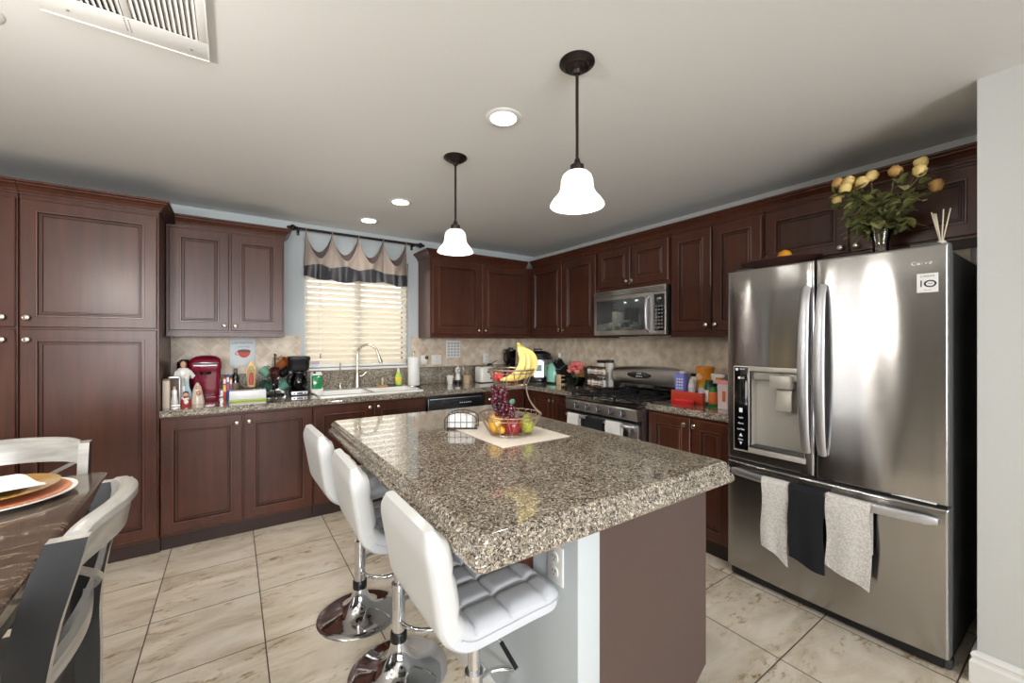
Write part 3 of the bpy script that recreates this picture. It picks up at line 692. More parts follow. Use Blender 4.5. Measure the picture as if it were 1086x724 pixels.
# dispenser
b = MB()
def fbox(b, x0, x1, z0, z1, y0, y1, m, bev=.002): b.box(x0, x1, y0, y1, z0, z1, m, bev)
y_ = fy(.27)
fbox(b, .044, .134, .752, 1.240, fy(.08)-.006, fy(.08)+.02, DISP, .004); fbox(b, .134, .412, 1.215, 1.240, y_-.004, y_+.025, DISP); fbox(b, .134, .412, .758, .785, y_-.012, y_+.025, DISP); fbox(b, .404, .416, .785, 1.215, y_-.004, y_+.025, DISP)
fr = b.build('dispenser_frame', dl)
b = MB(); fbox(b, .050, .128, .762, 1.234, fy(.08)-.009, fy(.08)-.004, BLACKG, .003); b.build('control_panel', dl)
IC = mat('panel_print', (200, 206, 210), .5, emit=.25, ecol=(200, 206, 210))
yy = fy(.08)-.0092
text('LG', .016, IC, dl, at(.098, yy, 1.172), 'logo'); b = MB(); b.lathe([(.007, 0), (.007, .0006), (0, .0006)], IC, 16, (.079, yy, 1.172), (0, -1, 0)); b.build('logo_dot', dl)
text('SMART', .010, IC, dl, at(.097, yy, 1.222), 'lettering'); b = MB(); b.lathe([(.008, 0), (.008, .0006), (0, .0006)], IC, 16, (.066, yy, 1.220), (0, -1, 0)); b.build('logo_dot', dl)
b = MB(); b.box(.079, .097, yy-.0006, yy, .975, 1.000, IC); b.build('icon', dl)
for z, tx in ((.945, 'Light'), (.912, 'Alarm'), (.878, 'Ice Plus'), (.820, 'Filter')): text(tx, .013, IC, dl, at(.088, yy, z), 'lettering')
b = MB(); b.prism([(.078, .838), (.098, .838), (.088, .856)], yy-.0006, yy, IC, 'y'); b.prism([(.080, .806), (.096, .806), (.088, .790)], yy-.0006, yy, IC, 'y'); b.build('icon', dl)
b = MB(); b.box(.140, .402, .012, .064, 1.165, 1.213, DISP, .01); b.box(.236, .342, y_+.004, .05, 1.125, 1.198, DISP, .008); b.cyl((.29, .01, 1.198), (.29, .05, 1.213), .012, DISP, n=12); b.build('nozzle_block', dl)
b = MB(); b.box(.258, .336, .010, .022, 1.003, 1.122, DISP, .006, R=Matrix.Rotation(-.08, 3, 'X')); b.build('paddle', dl)
b = MB(); b.box(.136, .406, y_+.002, .062, .786, .794, DGREY, .002); b.build('drip_tray', dl)
# sticker and logo on the right door
STK = mat('sticker_paper', (238, 238, 236), .5); INK = mat('black_ink', (34, 34, 36), .6)
ys = fy(.85)-.0012
xs_ = FW-.004-.067
Rt = Matrix.Rotation(math.atan2(fy(.88)-fy(.82), .06), 4, 'Z')
sx = .848; ysx = fy(sx)
b = MB(Matrix.Translation((sx, ysx, 1.627)) @ Rt); b.box(-.032, .032, -.0016, .001, -.040, .040, STK); st = b.build('sticker', dr)
T_ = lambda x, z: Matrix.Translation((sx, ysx, 1.627)) @ Rt @ Matrix.Translation((x, -.0020, z)) @ FACE_Y
text('LINEAR', .011, INK, st, T_(0, .028), 'lettering', spacing=1.25); text('1', .040, INK, st, T_(-.019, -.004), 'numeral', ext=.0003)
b = MB(Matrix.Translation((sx, ysx, 1.627)) @ Rt)
ro = [(.008+.019*math.cos(a), -.0024, -.004+.015*math.sin(a)) for a in [2*PI*i/28 for i in range(28)]]; ri = [(.008+.013*math.cos(a), -.0024, -.004+.010*math.sin(a)) for a in [2*PI*i/28 for i in range(28)]]
b.loft([ro, ri], INK, cap=False, smooth=False); b.build('numeral', st)
text('YEAR', .006, INK, st, T_(.008, -.004), 'lettering'); text('warranty', .006, INK, st, T_(0, -.030), 'lettering')
LOGO = mat('etched_logo', (226, 224, 218), .3, .8)
text('Curve', .022, LOGO, dr, Matrix.Translation((sx-.018, ysx-.004, 1.712)) @ Rt @ FACE_Y, 'lettering', spacing=1.2)
b = MB(); b.box(.735, .875, fy(.8)-.0012, fy(.8)+.01, .702, .709, STK); b.build('hinge_label', dr)

# cloths hanging on bars
def hanging_cloth(name, label, group, root_loc, rz, wd, front, back, mt, rad=.014, wav=.004, fl=0, seed=0, skew=0, th=.004):
    """local: bar along x at origin, front towards -y"""
    rnd = random.Random(seed); ph = rnd.random()*6
    def fn(u, v):
        L_ = front+back+PI*rad; s_ = v*L_
        x = (u-.5)*wd
        if s_ < back: y, z = rad, -(back-s_)
        elif s_ < back+PI*rad: a = (s_-back)/rad; y, z = rad*math.cos(a), rad*math.sin(a)
        else:
            z = -(s_-back-PI*rad); k = -z/front
            y = -rad-wav*(1+math.sin(u*9+ph))*k; x += skew*k+ .004*math.sin(k*7+ph); z += -fl*(u-.5)*k+.006*math.sin(u*5+ph)*k
        return (x, y, z)
    b = MB(); b.sheet(fn, 22, 34, mt, th)
    return b.build(name, loc=root_loc, rotz=rz, label=label, cat='towel', group=group)
hx = lambda y: 2.42+fy(1.278-y)-.014-.034*math.sin(PI*max(0, min(1, (1.278-y-.04)/.842)))**.5-.003
G = 'cloths on the freezer handle'
hanging_cloth('dish_towel', 'narrow white waffle-knit towel, leftmost on the freezer handle', G, (hx(.98), .985, .642), R90, .128, .375, .12, KNITW, .019, .003, fl=.06, seed=2)
hanging_cloth('dish_towel', 'plain black towel in the middle of the freezer handle', G, (hx(.845), .842, .642), R90, .150, .365, .12, CLOTHB, .020, .003, fl=.03, seed=3)
hanging_cloth('dish_towel', 'wide white waffle-knit towel, rightmost on the freezer handle', G, (hx(.68), .678, .642), R90, .165, .35, .22, KNITW, .019, .003, fl=.06, seed=5)

# ------------------------------------------------------------------ range (local x towards camera)
RG = thing('gas_range', 'stainless gas range with black cooktop between the granite worktops', 'stove', (2.40, 2.676, 0), R90)
RW = .762
b = MB(); b.box(.003, RW-.003, .06, .70, .03, .895, mat('range_side', (44, 30, 26), .5), .003); b.build('body', RG)
for xx in (.04, RW-.04):
    b = MB(); b.cyl((xx, .12, 0), (xx, .12, .031), .015, BLACKM, n=12); b.cyl((xx, .64, 0), (xx, .64, .031), .015, BLACKM, n=12); b.build('foot', RG)
b = MB(); b.box(0, RW, .03, .69, .896, .914, BLACKG, .005); b.box(.0, RW, .0, .05, .884, .905, BLACKG, .006); b.build('cooktop', RG)
b = MB(); b.prism([(.004, .800), (-.006, .875), (.0, .884), (.06, .884), (.06, .800)], .001, RW-.001, STEEL2, 'x'); b.build('control_panel', RG)
for yk in (2.534, 2.412, 2.286, 2.159, 2.04):
    k = MB(Matrix.Translation((2.676-yk, -.002, .843))); k.lathe([(.026, 0), (.026, .003), (.0215, .005), (.020, .018), (.017, .022), (0, .022)], DGREY, 24, ax=(0, -1, 0)); k.box(-.004, .004, -.030, -.018, -.017, .017, HANDLE, .002); k.build('knob', RG)
b = MB(); b.box(.004, RW-.004, .008, .058, .235, .772, STEEL2, .006); od = b.build('oven_door', RG)
b = MB(); b.box(.004, RW-.004, .03, .06, .775, .798, BLACKM, .002); b.build('trim_strip', RG)
b = MB(); b.box(.10, RW-.10, .004, .010, .33, .655, BLACKG, .004); b.build('window', od)
b = MB(); b.tube([(.05, .01, .752), (.045, -.03, .762), (.07, -.048, .765)]+[(.07+(RW-.14)*i/10, -.052, .765) for i in range(11)]+[(RW-.07, -.048, .765), (RW-.045, -.03, .762), (RW-.05, .01, .752)], .0115, HANDLE, 10); b.build('handle', od)
b = MB(); b.box(.004, RW-.004, .008, .058, .05, .228, STEEL2, .006); b.build('bottom_drawer', RG)
# backguard
b = MB(); b.box(.0, RW, .64, .70, .915, .996, BLACKG, .004)
b.build('lower_backguard', RG)
b = MB(); rings = []
for i in range(17):
    t = i/16; x = t*RW; h = .024*math.sin(PI*t)**.55
    rings.append([(x, .625, .998), (x, .606, 1.02), (x, .600, 1.06), (x, .604, 1.10), (x, .616, 1.125+h*.6), (x, .640, 1.135+h), (x, .70, 1.135+h), (x, .70, .998)])
b.loft(rings, STEEL2); b.build('backguard', RG)
b = MB(); n = 32; c0 = [(.303+.132*math.cos(2*PI*i/n), .5995, 1.080+.030*math.sin(2*PI*i/n)) for i in range(n)]; c1 = [(p[0], .6045, p[2]) for p in c0]
b.loft([c0, c1], BLACKG, smooth=False); ds = b.build('display', RG)
for i, dx in enumerate((-.03, -.012, .006, .024)):
    b = MB(); b.box(.303+dx, .303+dx+.010, .5985, .5995, 1.066, 1.073, IC); b.build('button', ds)
text('12:00', .022, IC, ds, at(.303, .5992, 1.094), 'clock_digits')
text('SELF CLEAN', .008, INK, RG, at(.303, .5992, 1.034), 'lettering')
# burners and grates
for cx, cy, rr_ in ((.15, .19, .045), (.15, .49, .036), (.381, .34, .042), (.61, .19, .05), (.61, .49, .036)):
    b = MB(Matrix.Translation((cx, cy, .914))); b.lathe([(rr_+.012, 0), (rr_+.010, .006), (rr_, .008), (rr_, .014), (rr_-.006, .018), (0, .019)], IRON, 28); b.build('burner', RG)
for gx0, gx1 in ((.02, .262), (.267, .495), (.50, .742)):
    b = MB(); z = .946; xm = (gx0+gx1)/2
    for pts in ([(gx0, .06), (gx1, .06)], [(gx0, .60), (gx1, .60)], [(gx0, .06), (gx0, .60)], [(gx1, .06), (gx1, .60)], [(gx0, .33), (gx1, .33)], [(xm, .06), (xm, .155)], [(xm, .225), (xm, .45)], [(xm, .52), (xm, .60)], [(gx0, .19), (xm-.04, .19)], [(xm+.04, .19), (gx1, .19)], [(gx0, .48), (xm-.04, .48)], [(xm+.04, .48), (gx1, .48)]):
        (xa, ya), (xb, yb) = pts; b.box(min(xa, xb)-.005, max(xa, xb)+.005, min(ya, yb)-.005, max(ya, yb)+.005, z-.010, z+.002, IRON, .002, 1)
    for xx in (gx0, gx1):
        for yy2 in (.06, .60): b.box(xx-.006, xx+.006, yy2-.006, yy2+.006, .9142, z-.008, IRON)
    b.build('grate', RG)
G = 'cloths on the oven handle'
hanging_cloth('dish_towel', 'small white towel at the left end of the oven handle', G, (2.348, 2.515, .768), R90, .125, .135, .10, CLOTHW, .0165, .002, seed=8)
hanging_cloth('dish_towel', 'black towel in the middle of the oven handle', G, (2.348, 2.275, .768), R90, .185, .15, .10, CLOTHB, .0165, .002, seed=9)
hanging_cloth('dish_towel', 'small white towel toward the right end of the oven handle', G, (2.348, 2.085, .768), R90, .140, .135, .10, CLOTHW, .0165, .002, seed=11)

# ------------------------------------------------------------------ microwave
MW = thing('microwave_oven', 'stainless over-the-range microwave with a curved handle', 'microwave', (2.77, 2.697, 1.43), R90)
Wm = .762
b = MB(); b.box(.001, Wm-.001, .02, .355, 0, .396, mat('microwave_side', (40, 40, 42), .4, .3), .003); b.build('body', MW)
b = MB(); b.box(0, Wm, -.004, .03, .352, .398, STEEL2, .004); vt = b.build('vent_grille', MW)
b = MB()
for i in range(3): b.box(.02, Wm-.02, -.0052, -.003, .362+i*.010, .3655+i*.010, DGREY)
b.build('vent_slots', vt)
b = MB(); b.box(0, .640, -.002, .03, .006, .348, STEEL2, .006); md = b.build('door', MW)
b = MB(); b.box(.035, .565, -.0045, .0, .045, .315, MWGLASS, .004); b.build('window', md)
b = MB(); b.tube([(.605, .0, .030), (.605, -.022, .040)]+[(.605, -.034-.010*math.sin(PI*i/8), .055+.235*i/8) for i in range(9)]+[(.605, -.022, .306), (.605, .0, .316)], .0105, HANDLE, 10); b.build('handle', md)
b = MB(); b.box(.643, Wm, -.002, .03, .006, .348, STEEL2, .006); b.build('control_frame', MW)
b = MB(); b.box(.655, .750, -.0045, .0, .035, .325, BLACKG, .003); cp = b.build('control_panel', MW)
DKEY = mat('grey_key_print', (120, 122, 124), .5)
b = MB()
for i in range(3):
    for j in range(7): b.box(.667+i*.026, .685+i*.026, -.0052, -.0044, .055+j*.028, .068+j*.028, DKEY)
b.build('keypad', cp); text('12:00', .016, IC, cp, at(.702, -.0048, .290), 'clock_digits')
b = MB(); b.box(.08, .30, .06, .26, -.006, 0, DGREY, .002); b.build('grease_filter', MW)

# ------------------------------------------------------------------ dishwasher
DW = thing('dishwasher', 'black front dishwasher under the worktop right of the sink', 'dishwasher', (1.442, 3.47, 0))
b = MB(); b.box(.004, .602, .03, .58, .0, .884, BLACKM, .002); b.build('body', DW)
b = MB(); b.box(.006, .600, -.0, .03, .12, .745, BLACKM, .005); b.build('door', DW)
b = MB(); b.box(.006, .600, -.008, .03, .752, .862, mat('dishwasher_panel', (28, 31, 36), .25, coat=.4), .006); p = b.build('control_panel', DW)
b = MB(); b.box(.03, .57, -.014, -.006, .848, .856, HANDLE, .002); b.box(.014, .018, -.010, -.006, .76, .855, HANDLE, .001); b.build('trim_line', p)
b = MB()
for i in range(6): b.box(.33+i*.022, .342+i*.022, -.0092, -.0078, .800, .806, IC)
b.build('indicator_print', p)

# ------------------------------------------------------------------ bar stools (local: sitter faces -y)
def stool(x, y, rz, dz, label):
    r = thing('bar_stool', label, 'bar stool', (x, y, 0), rz, 'white bar stools along the island')
    b = MB(); b.lathe([(.200, .0), (.202, .004), (.198, .009), (.17, .014), (.13, .022), (.095, .034), (.068, .052), (.048, .078), (.036, .108), (.031, .135), (0, .135)], CHROME, 56); b.build('base', r)
    b = MB(); b.cyl((0, 0, .13), (0, 0, .36), .0265, CHROME, n=28); b.build('pole', r)
    b = MB(); b.lathe([(.033, .132), (.034, .137), (.034, .166), (.031, .171), (.0, .171)], BLACKM, 28); b.build('collar', r)
    b = MB(); b.cyl((0, 0, .36), (0, 0, .585+dz), .019, CHROME, n=24); b.cyl((0, 0, .352), (0, 0, .372), .029, CHROME, n=24); b.build('gas_lift', r)
    b = MB(); pts = [(.0, -.03, .30)]; R_ = .135
    ring = [(R_*math.cos(a), -.125+R_*.92*math.sin(a), .215) for a in [PI*.5+2*PI*i/32 for i in range(32)]]
    b.tube(ring, .0095, CHROME, 10, closed=True); b.build('footrest', r)
    zb = .585+dz
    b = MB(); b.cyl((0, 0, zb-.03), (0, 0, zb), .05, BLACKM, r2=.10, n=24); b.build('seat_plate', r)
    b = MB(); b.cyl((-.03, -.01, zb-.030), (-.125, -.022, zb-.060), .0045, CHROME, n=10); b.cyl((-.12, -.0215, zb-.0585), (-.185, -.030, zb-.095), .0065, BLACKM, n=10); b.build('lever', r)
    # upholstered L-shaped shell: cross sections along a path from front lip over the seat and up the back
    path = []   # (y, z, thickness, halfwidth)
    hw = .203
    N1 = 40
    for i in range(N1+1):
        t = i/N1; path.append((-.195+t*.285, zb+.040+.006*math.cos(t*PI), 0, 1, t))
    def frame(k):
        y0_, z0_ = path[max(0, k-1)][:2]; y1_, z1_ = path[min(len(path)-1, k+1)][:2]; d = Vector((0, y1_-y0_, z1_-z0_)).normalized(); return d, Vector((0, -d.z, d.y))
    for i in range(1, 11):
        a = PI/2*.93*i/10; path.append((.09+.085*math.sin(a), zb+.034+.085*(1-math.cos(a)), 0, 1, 0))
    y_e, z_e = path[-1][:2]
    Hb = .905+dz+.028
    for i in range(1, 13): t = i/12; path.append((y_e+.038*t, z_e+(Hb-.012-z_e)*t, 0, 1, 0))
    K = len(path); th = .040
    m_ = 56; rings_t = []; rings_b = []
    def width(k):
        t = k/(K-1)
        e = 1.0
        if k < 9: e = [.80, .86, .90, .93, .95, .968, .98, .99, .996][k]
        if k > K-5: e = [.80, .90, .955, .985][K-1-k]
        return hw*e*(1-.05*math.sin(PI*t))
    S_ = [0.0]
    for k in range(1, K): S_.append(S_[-1]+math.hypot(path[k][0]-path[k-1][0], path[k][1]-path[k-1][1]))
    tot = S_[-1]
    def tuft(u, s_):
        """quilted squares: dips along the stitched lines"""
        gu = abs(((u*4) % 1)-.5)*2; gs = abs(((s_/.112+.35) % 1)-.5)*2     # 1 on a line
        return .017*((1-gu**6)*(1-gs**6))**.6-.004
    rings = []
    for k in range(K):
        d, nrm = frame(k); wk = width(k); p = Vector((0, path[k][0], path[k][1])); ring = []
        endf = min(1, .45+min(k*.4, K-1-k)*.24)
        for j in range(m_+1):       # upper (sitting) surface
            u = j/m_; q = tuft(u, S_[k]) if 1 < k < K-2 and 0 < j < m_ else .0
            ee = abs(2*u-1); rd = th*endf*(1-ee**22*.40)
            ring.append(p+Vector((wk*(2*u-1), 0, 0))+nrm*(rd*.75+q*endf*(1-ee**14)))
        for j in range(m_, -1, -1):  # outer/under surface
            u = j/m_; ee = abs(2*u-1); rd = th*endf*(1-ee**22*.40)
            ring.append(p+Vector((wk*(2*u-1)*.995, 0, 0))-nrm*rd*.75)
        rings.append(ring)
    b = MB(); 
    cut = 46
    b.loft(rings[:cut+1], LEATH, cap=True); seat = b.build('seat', r)
    b = MB(); b.loft(rings[cut:], LEATHW, cap=True); back = b.build('backrest', r)
    # piping
    for sgn in (0, m_):
        b = MB(); pts = []
        for k in range(1, cut):
            d, nrm = frame(k); pts.append(rings[k][sgn]-nrm*.012+Vector((.0015 if sgn else -.0015, 0, 0)))
        b.tube(pts, .0028, LEATH, 6); b.build('piping', seat)
    return r
stool(.535, 2.15, PI/2+.03, .035, 'white quilted bar stool farthest along the island, mostly hidden by the next one')
stool(.575, 1.680, PI/2-.02, .004, 'white quilted bar stool in the middle of the three at the island')
stool(.612, 1.10, PI/2, -.006, 'white quilted bar stool nearest the camera, tucked under the granite corner')

# ------------------------------------------------------------------ dining table and chairs
DT = thing('dining_table', 'counter-height dining table with dark veined marble top', 'table', (-.353, 1.56, 0), math.radians(2.1))
DT.location = (-.353, 1.56, 0)
b = MB()    # local: right edge at x=0, far edge at y=.51
prof = [(.012, .868), (.002, .872), (0, .878), (.003, .888), (0, .896), (.002, .905), (.010, .910)]
b.loft([rr(-1.05+i, 0-i, -.98+i, .505-i, .02, z) for i, z in prof], MARBLE, cap=True); b.build('tabletop', DT)
b = MB(); b.box(-1.01, -.035, -.94, .47, .79, .8675, GREYW, .004); b.build('apron', DT)
for xx, yy in ((-.018, .488), (-.018, -.955), (-1.03, .488), (-1.03, -.955)):
    sx_ = -1 if xx > -.5 else 1; sy_ = -1 if yy > 0 else 1
    b = MB(); b.box(xx, xx+sx_*.10, yy, yy+sy_*.10, 0, .8675, GREYW, .006); b.box(xx+sx_*.010, xx-sx_*.001, yy+sy_*.092, yy+sy_*.101, 0, .8675, SILVERW, .001); b.build('leg', DT)

def dchair(x, y, rz, label, group='silver and black dining chairs'):
    """local: seat faces -y, backrest at +y; origin under the backrest"""
    r = thing('dining_chair', label, 'chair', (x, y, 0), rz, group)
    hw = .20
    # stiles: raked, flattened, silver faces with black sides
    prof = [(-.09, .0), (-.052, .30), (-.050, .56), (-.058, .70), (-.040, .84), (-.012, .95), (.004, 1.004)]
    dep = [.030, .040, .048, .054, .062, .066, .058]
    for sgn in (-1, 1):
        b = MB(); x0_, x1_ = (hw-.014, hw+.014) if sgn > 0 else (-hw-.014, -hw+.014)
        fine = []
        for i in range(len(prof)-1):
            for k in range(6):
                t = k/6; t2 = t*t*(3-2*t) if 0 else t; fine.append((prof[i][0]+(prof[i+1][0]-prof[i][0])*t, prof[i][1]+(prof[i+1][1]-prof[i][1])*t, dep[i]+(dep[i+1]-dep[i])*t))
        fine.append((prof[-1][0], prof[-1][1], dep[-1]))
        # smooth once
        for _ in range(6): fine = [fine[0]]+[tuple((fine[i-1][q]+2*fine[i][q]+fine[i+1][q])/4 for q in range(3)) for i in range(1, len(fine)-1)]+[fine[-1]]
        A = [(yy-dd/2, zz) for yy, zz, dd in fine]; B = [(yy+dd/2, zz) for yy, zz, dd in fine]
        for (pa, pb, mt_) in ((A, A, SILVERW), (B, B, SILVERW)):
            b.loft([[(x0_, q[0], q[1]), (x1_, q[0], q[1])] for q in pa], mt_, cap=False, closed=False)
        for xx_ in (x0_, x1_): b.loft([[(xx_, qa[0], qa[1]), (xx_, qb[0], qb[1])] for qa, qb in zip(A, B)], BLACKW, cap=False, closed=False)
        b.add([(x0_, A[-1][0], A[-1][1]), (x1_, A[-1][0], A[-1][1]), (x1_, B[-1][0], B[-1][1]), (x0_, B[-1][0], B[-1][1])], [[0, 1, 2, 3]], SILVERW)
        b.add([(x0_, A[0][0], A[0][1]), (x1_, A[0][0], A[0][1]), (x1_, B[0][0], B[0][1]), (x0_, B[0][0], B[0][1])], [[0, 1, 2, 3]], SILVERW)
        b.build('stile', r)
    def bow(t): return .045*math.sin(PI*t)
    b = MB(); rings = []
    for i in range(21):
        t = i/20; x_ = -hw+.013+(2*hw-.026)*t; y_0 = .004+bow(t); zt = 1.022+.010*math.sin(PI*t)-.012*(abs(2*t-1))**10; 
        rings.append([(x_, y_0-.018, zt-.085), (x_, y_0-.010, zt-.030), (x_, y_0-.012, zt-.006), (x_, y_0-.004, zt), (x_, y_0+.012, zt), (x_, y_0+.022, zt-.006), (x_, y_0+.022, zt-.022), (x_, y_0+.012, zt-.030), (x_, y_0+.002, zt-.088)])
    b.loft(rings, SILVERW); b.build('top_rail', r)
    b = MB(); rings = []
    for i in range(17):
        t = i/16; x_ = -hw+(2*hw)*t; y_0 = -.052+bow(t)*.5
        rings.append([(x_, y_0-.010, .700), (x_, y_0+.010, .700), (x_, y_0+.010, .735), (x_, y_0-.010, .735)])
    b.loft(rings, SILVERW); b.build('lower_rail', r)
    for sg in (-1, 1):
        b = MB(); rings = []
        for i in range(13):
            t = i/12; x_ = sg*(-hw*.86+2*hw*.86*t); z_ = .735+.198*t; y_0 = -.052+.048*t+.030*math.sin(PI*t)+sg*.004
            rings.append([(x_-.012, y_0-.006, z_), (x_+.012, y_0-.006, z_), (x_+.012, y_0+.006, z_), (x_-.012, y_0+.006, z_)])
        b.loft(rings, SILVERW if sg > 0 else GREYW); b.build('cross_slat', r)
    b = MB(); b.box(-.20, .20, -.46, -.065, .585, .625, BLACKW, .012); b.build('seat_frame', r)
    b = MB(); b.box(-.195, .195, -.455, -.085, .6255, .665, mat('grey_seat_fabric', (120, 118, 116), .8), .018, 3); b.build('seat_pad', r)
    for sg in (-1, 1):
        b = MB(); b.box(sg*.160-.018, sg*.160+.018, -.452, -.416, 0, .5845, SILVERW, .004); b.build('leg', r)
        b = MB(); b.box(sg*.162-.010, sg*.162+.010, -.415, -.085, .18, .205, SILVERW, .003); b.build('stretcher', r)
    b = MB(); b.box(-.142, .142, -.445, -.425, .20, .235, SILVERW, .003); b.build('footrest', r)
    return r
dchair(-.262, 1.325, R90, 'silver and black dining chair in front, its curved back toward the kitchen')
dchair(-.655, 2.155, math.radians(4), 'silver-grey dining chair on the far side of the table, by the pantry')
# plates
PLW = mat('ivory_plate', (238, 234, 226), .25, coat=.4); GOLD = mat('gold_glaze', (196, 152, 84), .25, .35, coat=.5); ORNG = mat('orange_rim', (204, 132, 96), .4)
pr = lambda R_, z: [(0, z), (R_*.55, z), (R_*.62, z+.003), (R_*.95, z+.013), (R_, z+.015), (R_, z+.018), (R_*.95, z+.017), (R_*.62, z+.008), (0, z+.006)]
b = MB(); b.lathe(pr(.172, 0), PLW, 56); pl = b.build('charger_plate', loc=(-.577, 1.835, .9105), label='large ivory charger plate with an orange band, under the gold plate', cat='plate')
b = MB(); b.lathe([(.128, .0125), (.158, .0178), (.158, .0190), (.128, .0138)], ORNG, 56); b.build('painted_band', pl, pl='orange painted band')
b = MB(); b.lathe(pr(.150, 0), GOLD, 56); b.build('dinner_plate', loc=(-.595, 1.850, .9300), label='gold plate on top of the ivory charger on the marble table', cat='plate')
def nap(u, v):
    x = .025+(u-.5)*.30*(1-.10*v); y = (v-.5)*.24+.0*u; z = .0+.006*math.sin(u*5)*v+.004*math.sin(v*7+u*3)
    c, s_ = math.cos(.45), math.sin(.45); return (x*c-y*s_, x*s_+y*c, z+.014)
b = MB(); b.sheet(nap, 14, 12, CLOTHW, .004); o = b.build('napkin', loc=(-.672, 1.832, .9385), label='white folded napkin lying on the gold plate', cat='napkin')

# ------------------------------------------------------------------ blinds and valance
BL = thing('window_blind', 'white horizontal slat blind covering the kitchen window', 'blind', (1.0, 4.12, 1.15))
b = W(BL); Rs = Matrix.Rotation(math.radians(-52), 3, 'X'); n = 19; pitch = .0515
for i in range(n): b.box(WX0+.012, WX1-.012, 4.095, 4.141, 1.187+i*pitch-.0013, 1.187+i*pitch+.0013, BLIND, 0, R=Rs)
b.build('slats', BL)
b = W(BL); b.box(WX0+.010, WX1-.010, 4.09, 4.145, 2.125, 2.175, WPLAST, .004); b.build('headrail', BL)
b = W(BL); b.box(WX0+.012, WX1-.012, 4.096, 4.140, 1.140, 1.158, WPLAST, .004); b.build('bottom_rail', BL)
b = W(BL)
for xx in (.66, 1.02, 1.38): b.box(xx-.001, xx+.001, 4.095, 4.097, 1.15, 2.13, WPLAST)
b.build('ladder_cords', BL)
b = W(BL)
for xx in (.66, .668): b.tube([(xx, 4.072, 2.13), (xx, 4.070, 1.7), (xx, 4.069, 1.27)], .0015, WPLAST, 6)
b.cyl((.664, 4.069, 1.225), (.664, 4.069, 1.27), .006, TAUPED, r2=.003, n=10); b.build('pull_cord', BL)
TG = b = MB(); b.box(-.030, .030, -.002, 0, -.014, .014, M_('lilac_label', (196, 186, 222), .5)); b.build('price_tag', loc=(.625, 4.079, 1.185), label='small lilac label hanging at the lower left of the blind', cat='label')

RD = thing('curtain_rod', 'dark bronze curtain rod with ball finials over the window', 'curtain rod', (1.0, 3.97, 2.362))
b = W(RD); b.cyl((.47, 3.97, 2.362), (1.545, 3.97, 2.362), .011, BRONZE, n=18); b.build('rod', RD)
for sg, xx in ((-1, .47), (1, 1.545)):
    b = W(RD); b.lathe([(.011, 0), (.015, .004), (.015, .010), (.009, .014), (.018, .022), (.026, .036), (.026, .046), (.018, .058), (.010, .064), (.014, .070), (.013, .078), (.006, .086), (0, .088)], BRONZE, 22, (xx, 3.97, 2.362), (sg, 0, 0)); b.build('finial', RD)
    b = W(RD); q = xx+sg*-.012; b.box(q-.006, q+.006, 3.97, 4.0845, 2.356, 2.368, BRONZE, .002); b.box(q-.012, q+.012, 4.078, 4.0845, 2.325, 2.40, BRONZE, .002); b.build('bracket', RD)
VA = thing('valance', 'scooped taupe valance with charcoal hem over the kitchen window', 'curtain', (1.0, 3.96, 2.0))
VX = [.530, .745, .975, 1.205, 1.432]
zrod = 2.350
def vtop(u, depth):
    k = min(3, int(u*4)); t = u*4-k
    return depth*(math.sin(PI*t)**.75)
def vx(u, v):
    k = min(3, int(u*4)); t = u*4-k; x = VX[k]+(VX[k+1]-VX[k])*t
    return x-.018*(1-2*u)*v*1.0
def vfront(u, v):
    k = min(3, int(u*4)); t = u*4-k
    zt = zrod-vtop(u, .240); zb = 1.945-.022*math.sin(PI*t)+.012*math.cos(2*PI*u*1.5)
    zh = 2.040+.022*math.sin(PI*t)*(1 if k != 3 else -.5)
    z = zt+(zh-zt)*v/.66 if v < .66 else zh+(zb-zh)*(v-.66)/.34
    y = 3.965-.055*math.sin(PI*t)*(1-.45*v)-.014*math.sin(2*PI*t*2+k*1.3)*v
    if v > 0: x = vx(u, v)+.012*math.sin(2*PI*t)*v
    else: x = vx(u, v)
    return (x, y, z)
b = W(VA); b.sheet(vfront, 64, 50, TAUPE, .0025, mfn=lambda u, v: HEM if v > .66 else TAUPE); b.build('front_drape', VA)
def vback(u, v):
    k = min(3, int(u*4)); t = u*4-k
    zt = zrod-vtop(u, .168); zb = 2.02
    return (vx(u, v*.8), 3.985+.022*math.sin(PI*t), zt+(zb-zt)*v)
b = W(VA); b.sheet(vback, 64, 10, TAUPED, .0025); b.build('lining', VA)
for k, xx in enumerate(VX):
    b = W(VA); b.tube([(xx, 3.97+.0155*math.cos(a), 2.362+.0155*math.sin(a)) for a in [2*PI*i/16 for i in range(16)]], .0042, TAUPE, 8, closed=True); b.build('hanging_loop', VA)

# ------------------------------------------------------------------ sink, taps and things on the window counter
Z = .9305
SK = thing('sink', 'white double-bowl drop-in kitchen sink under the window', 'sink', (1.0, 3.78, .93))
b = W(SK)
def rect(x0, x1, y0, y1, z, r=.02): return rr(x0, x1, y0, y1, r, z, 4)
sx0, sx1, sy0, sy1 = .575, 1.440, 3.535, 4.020
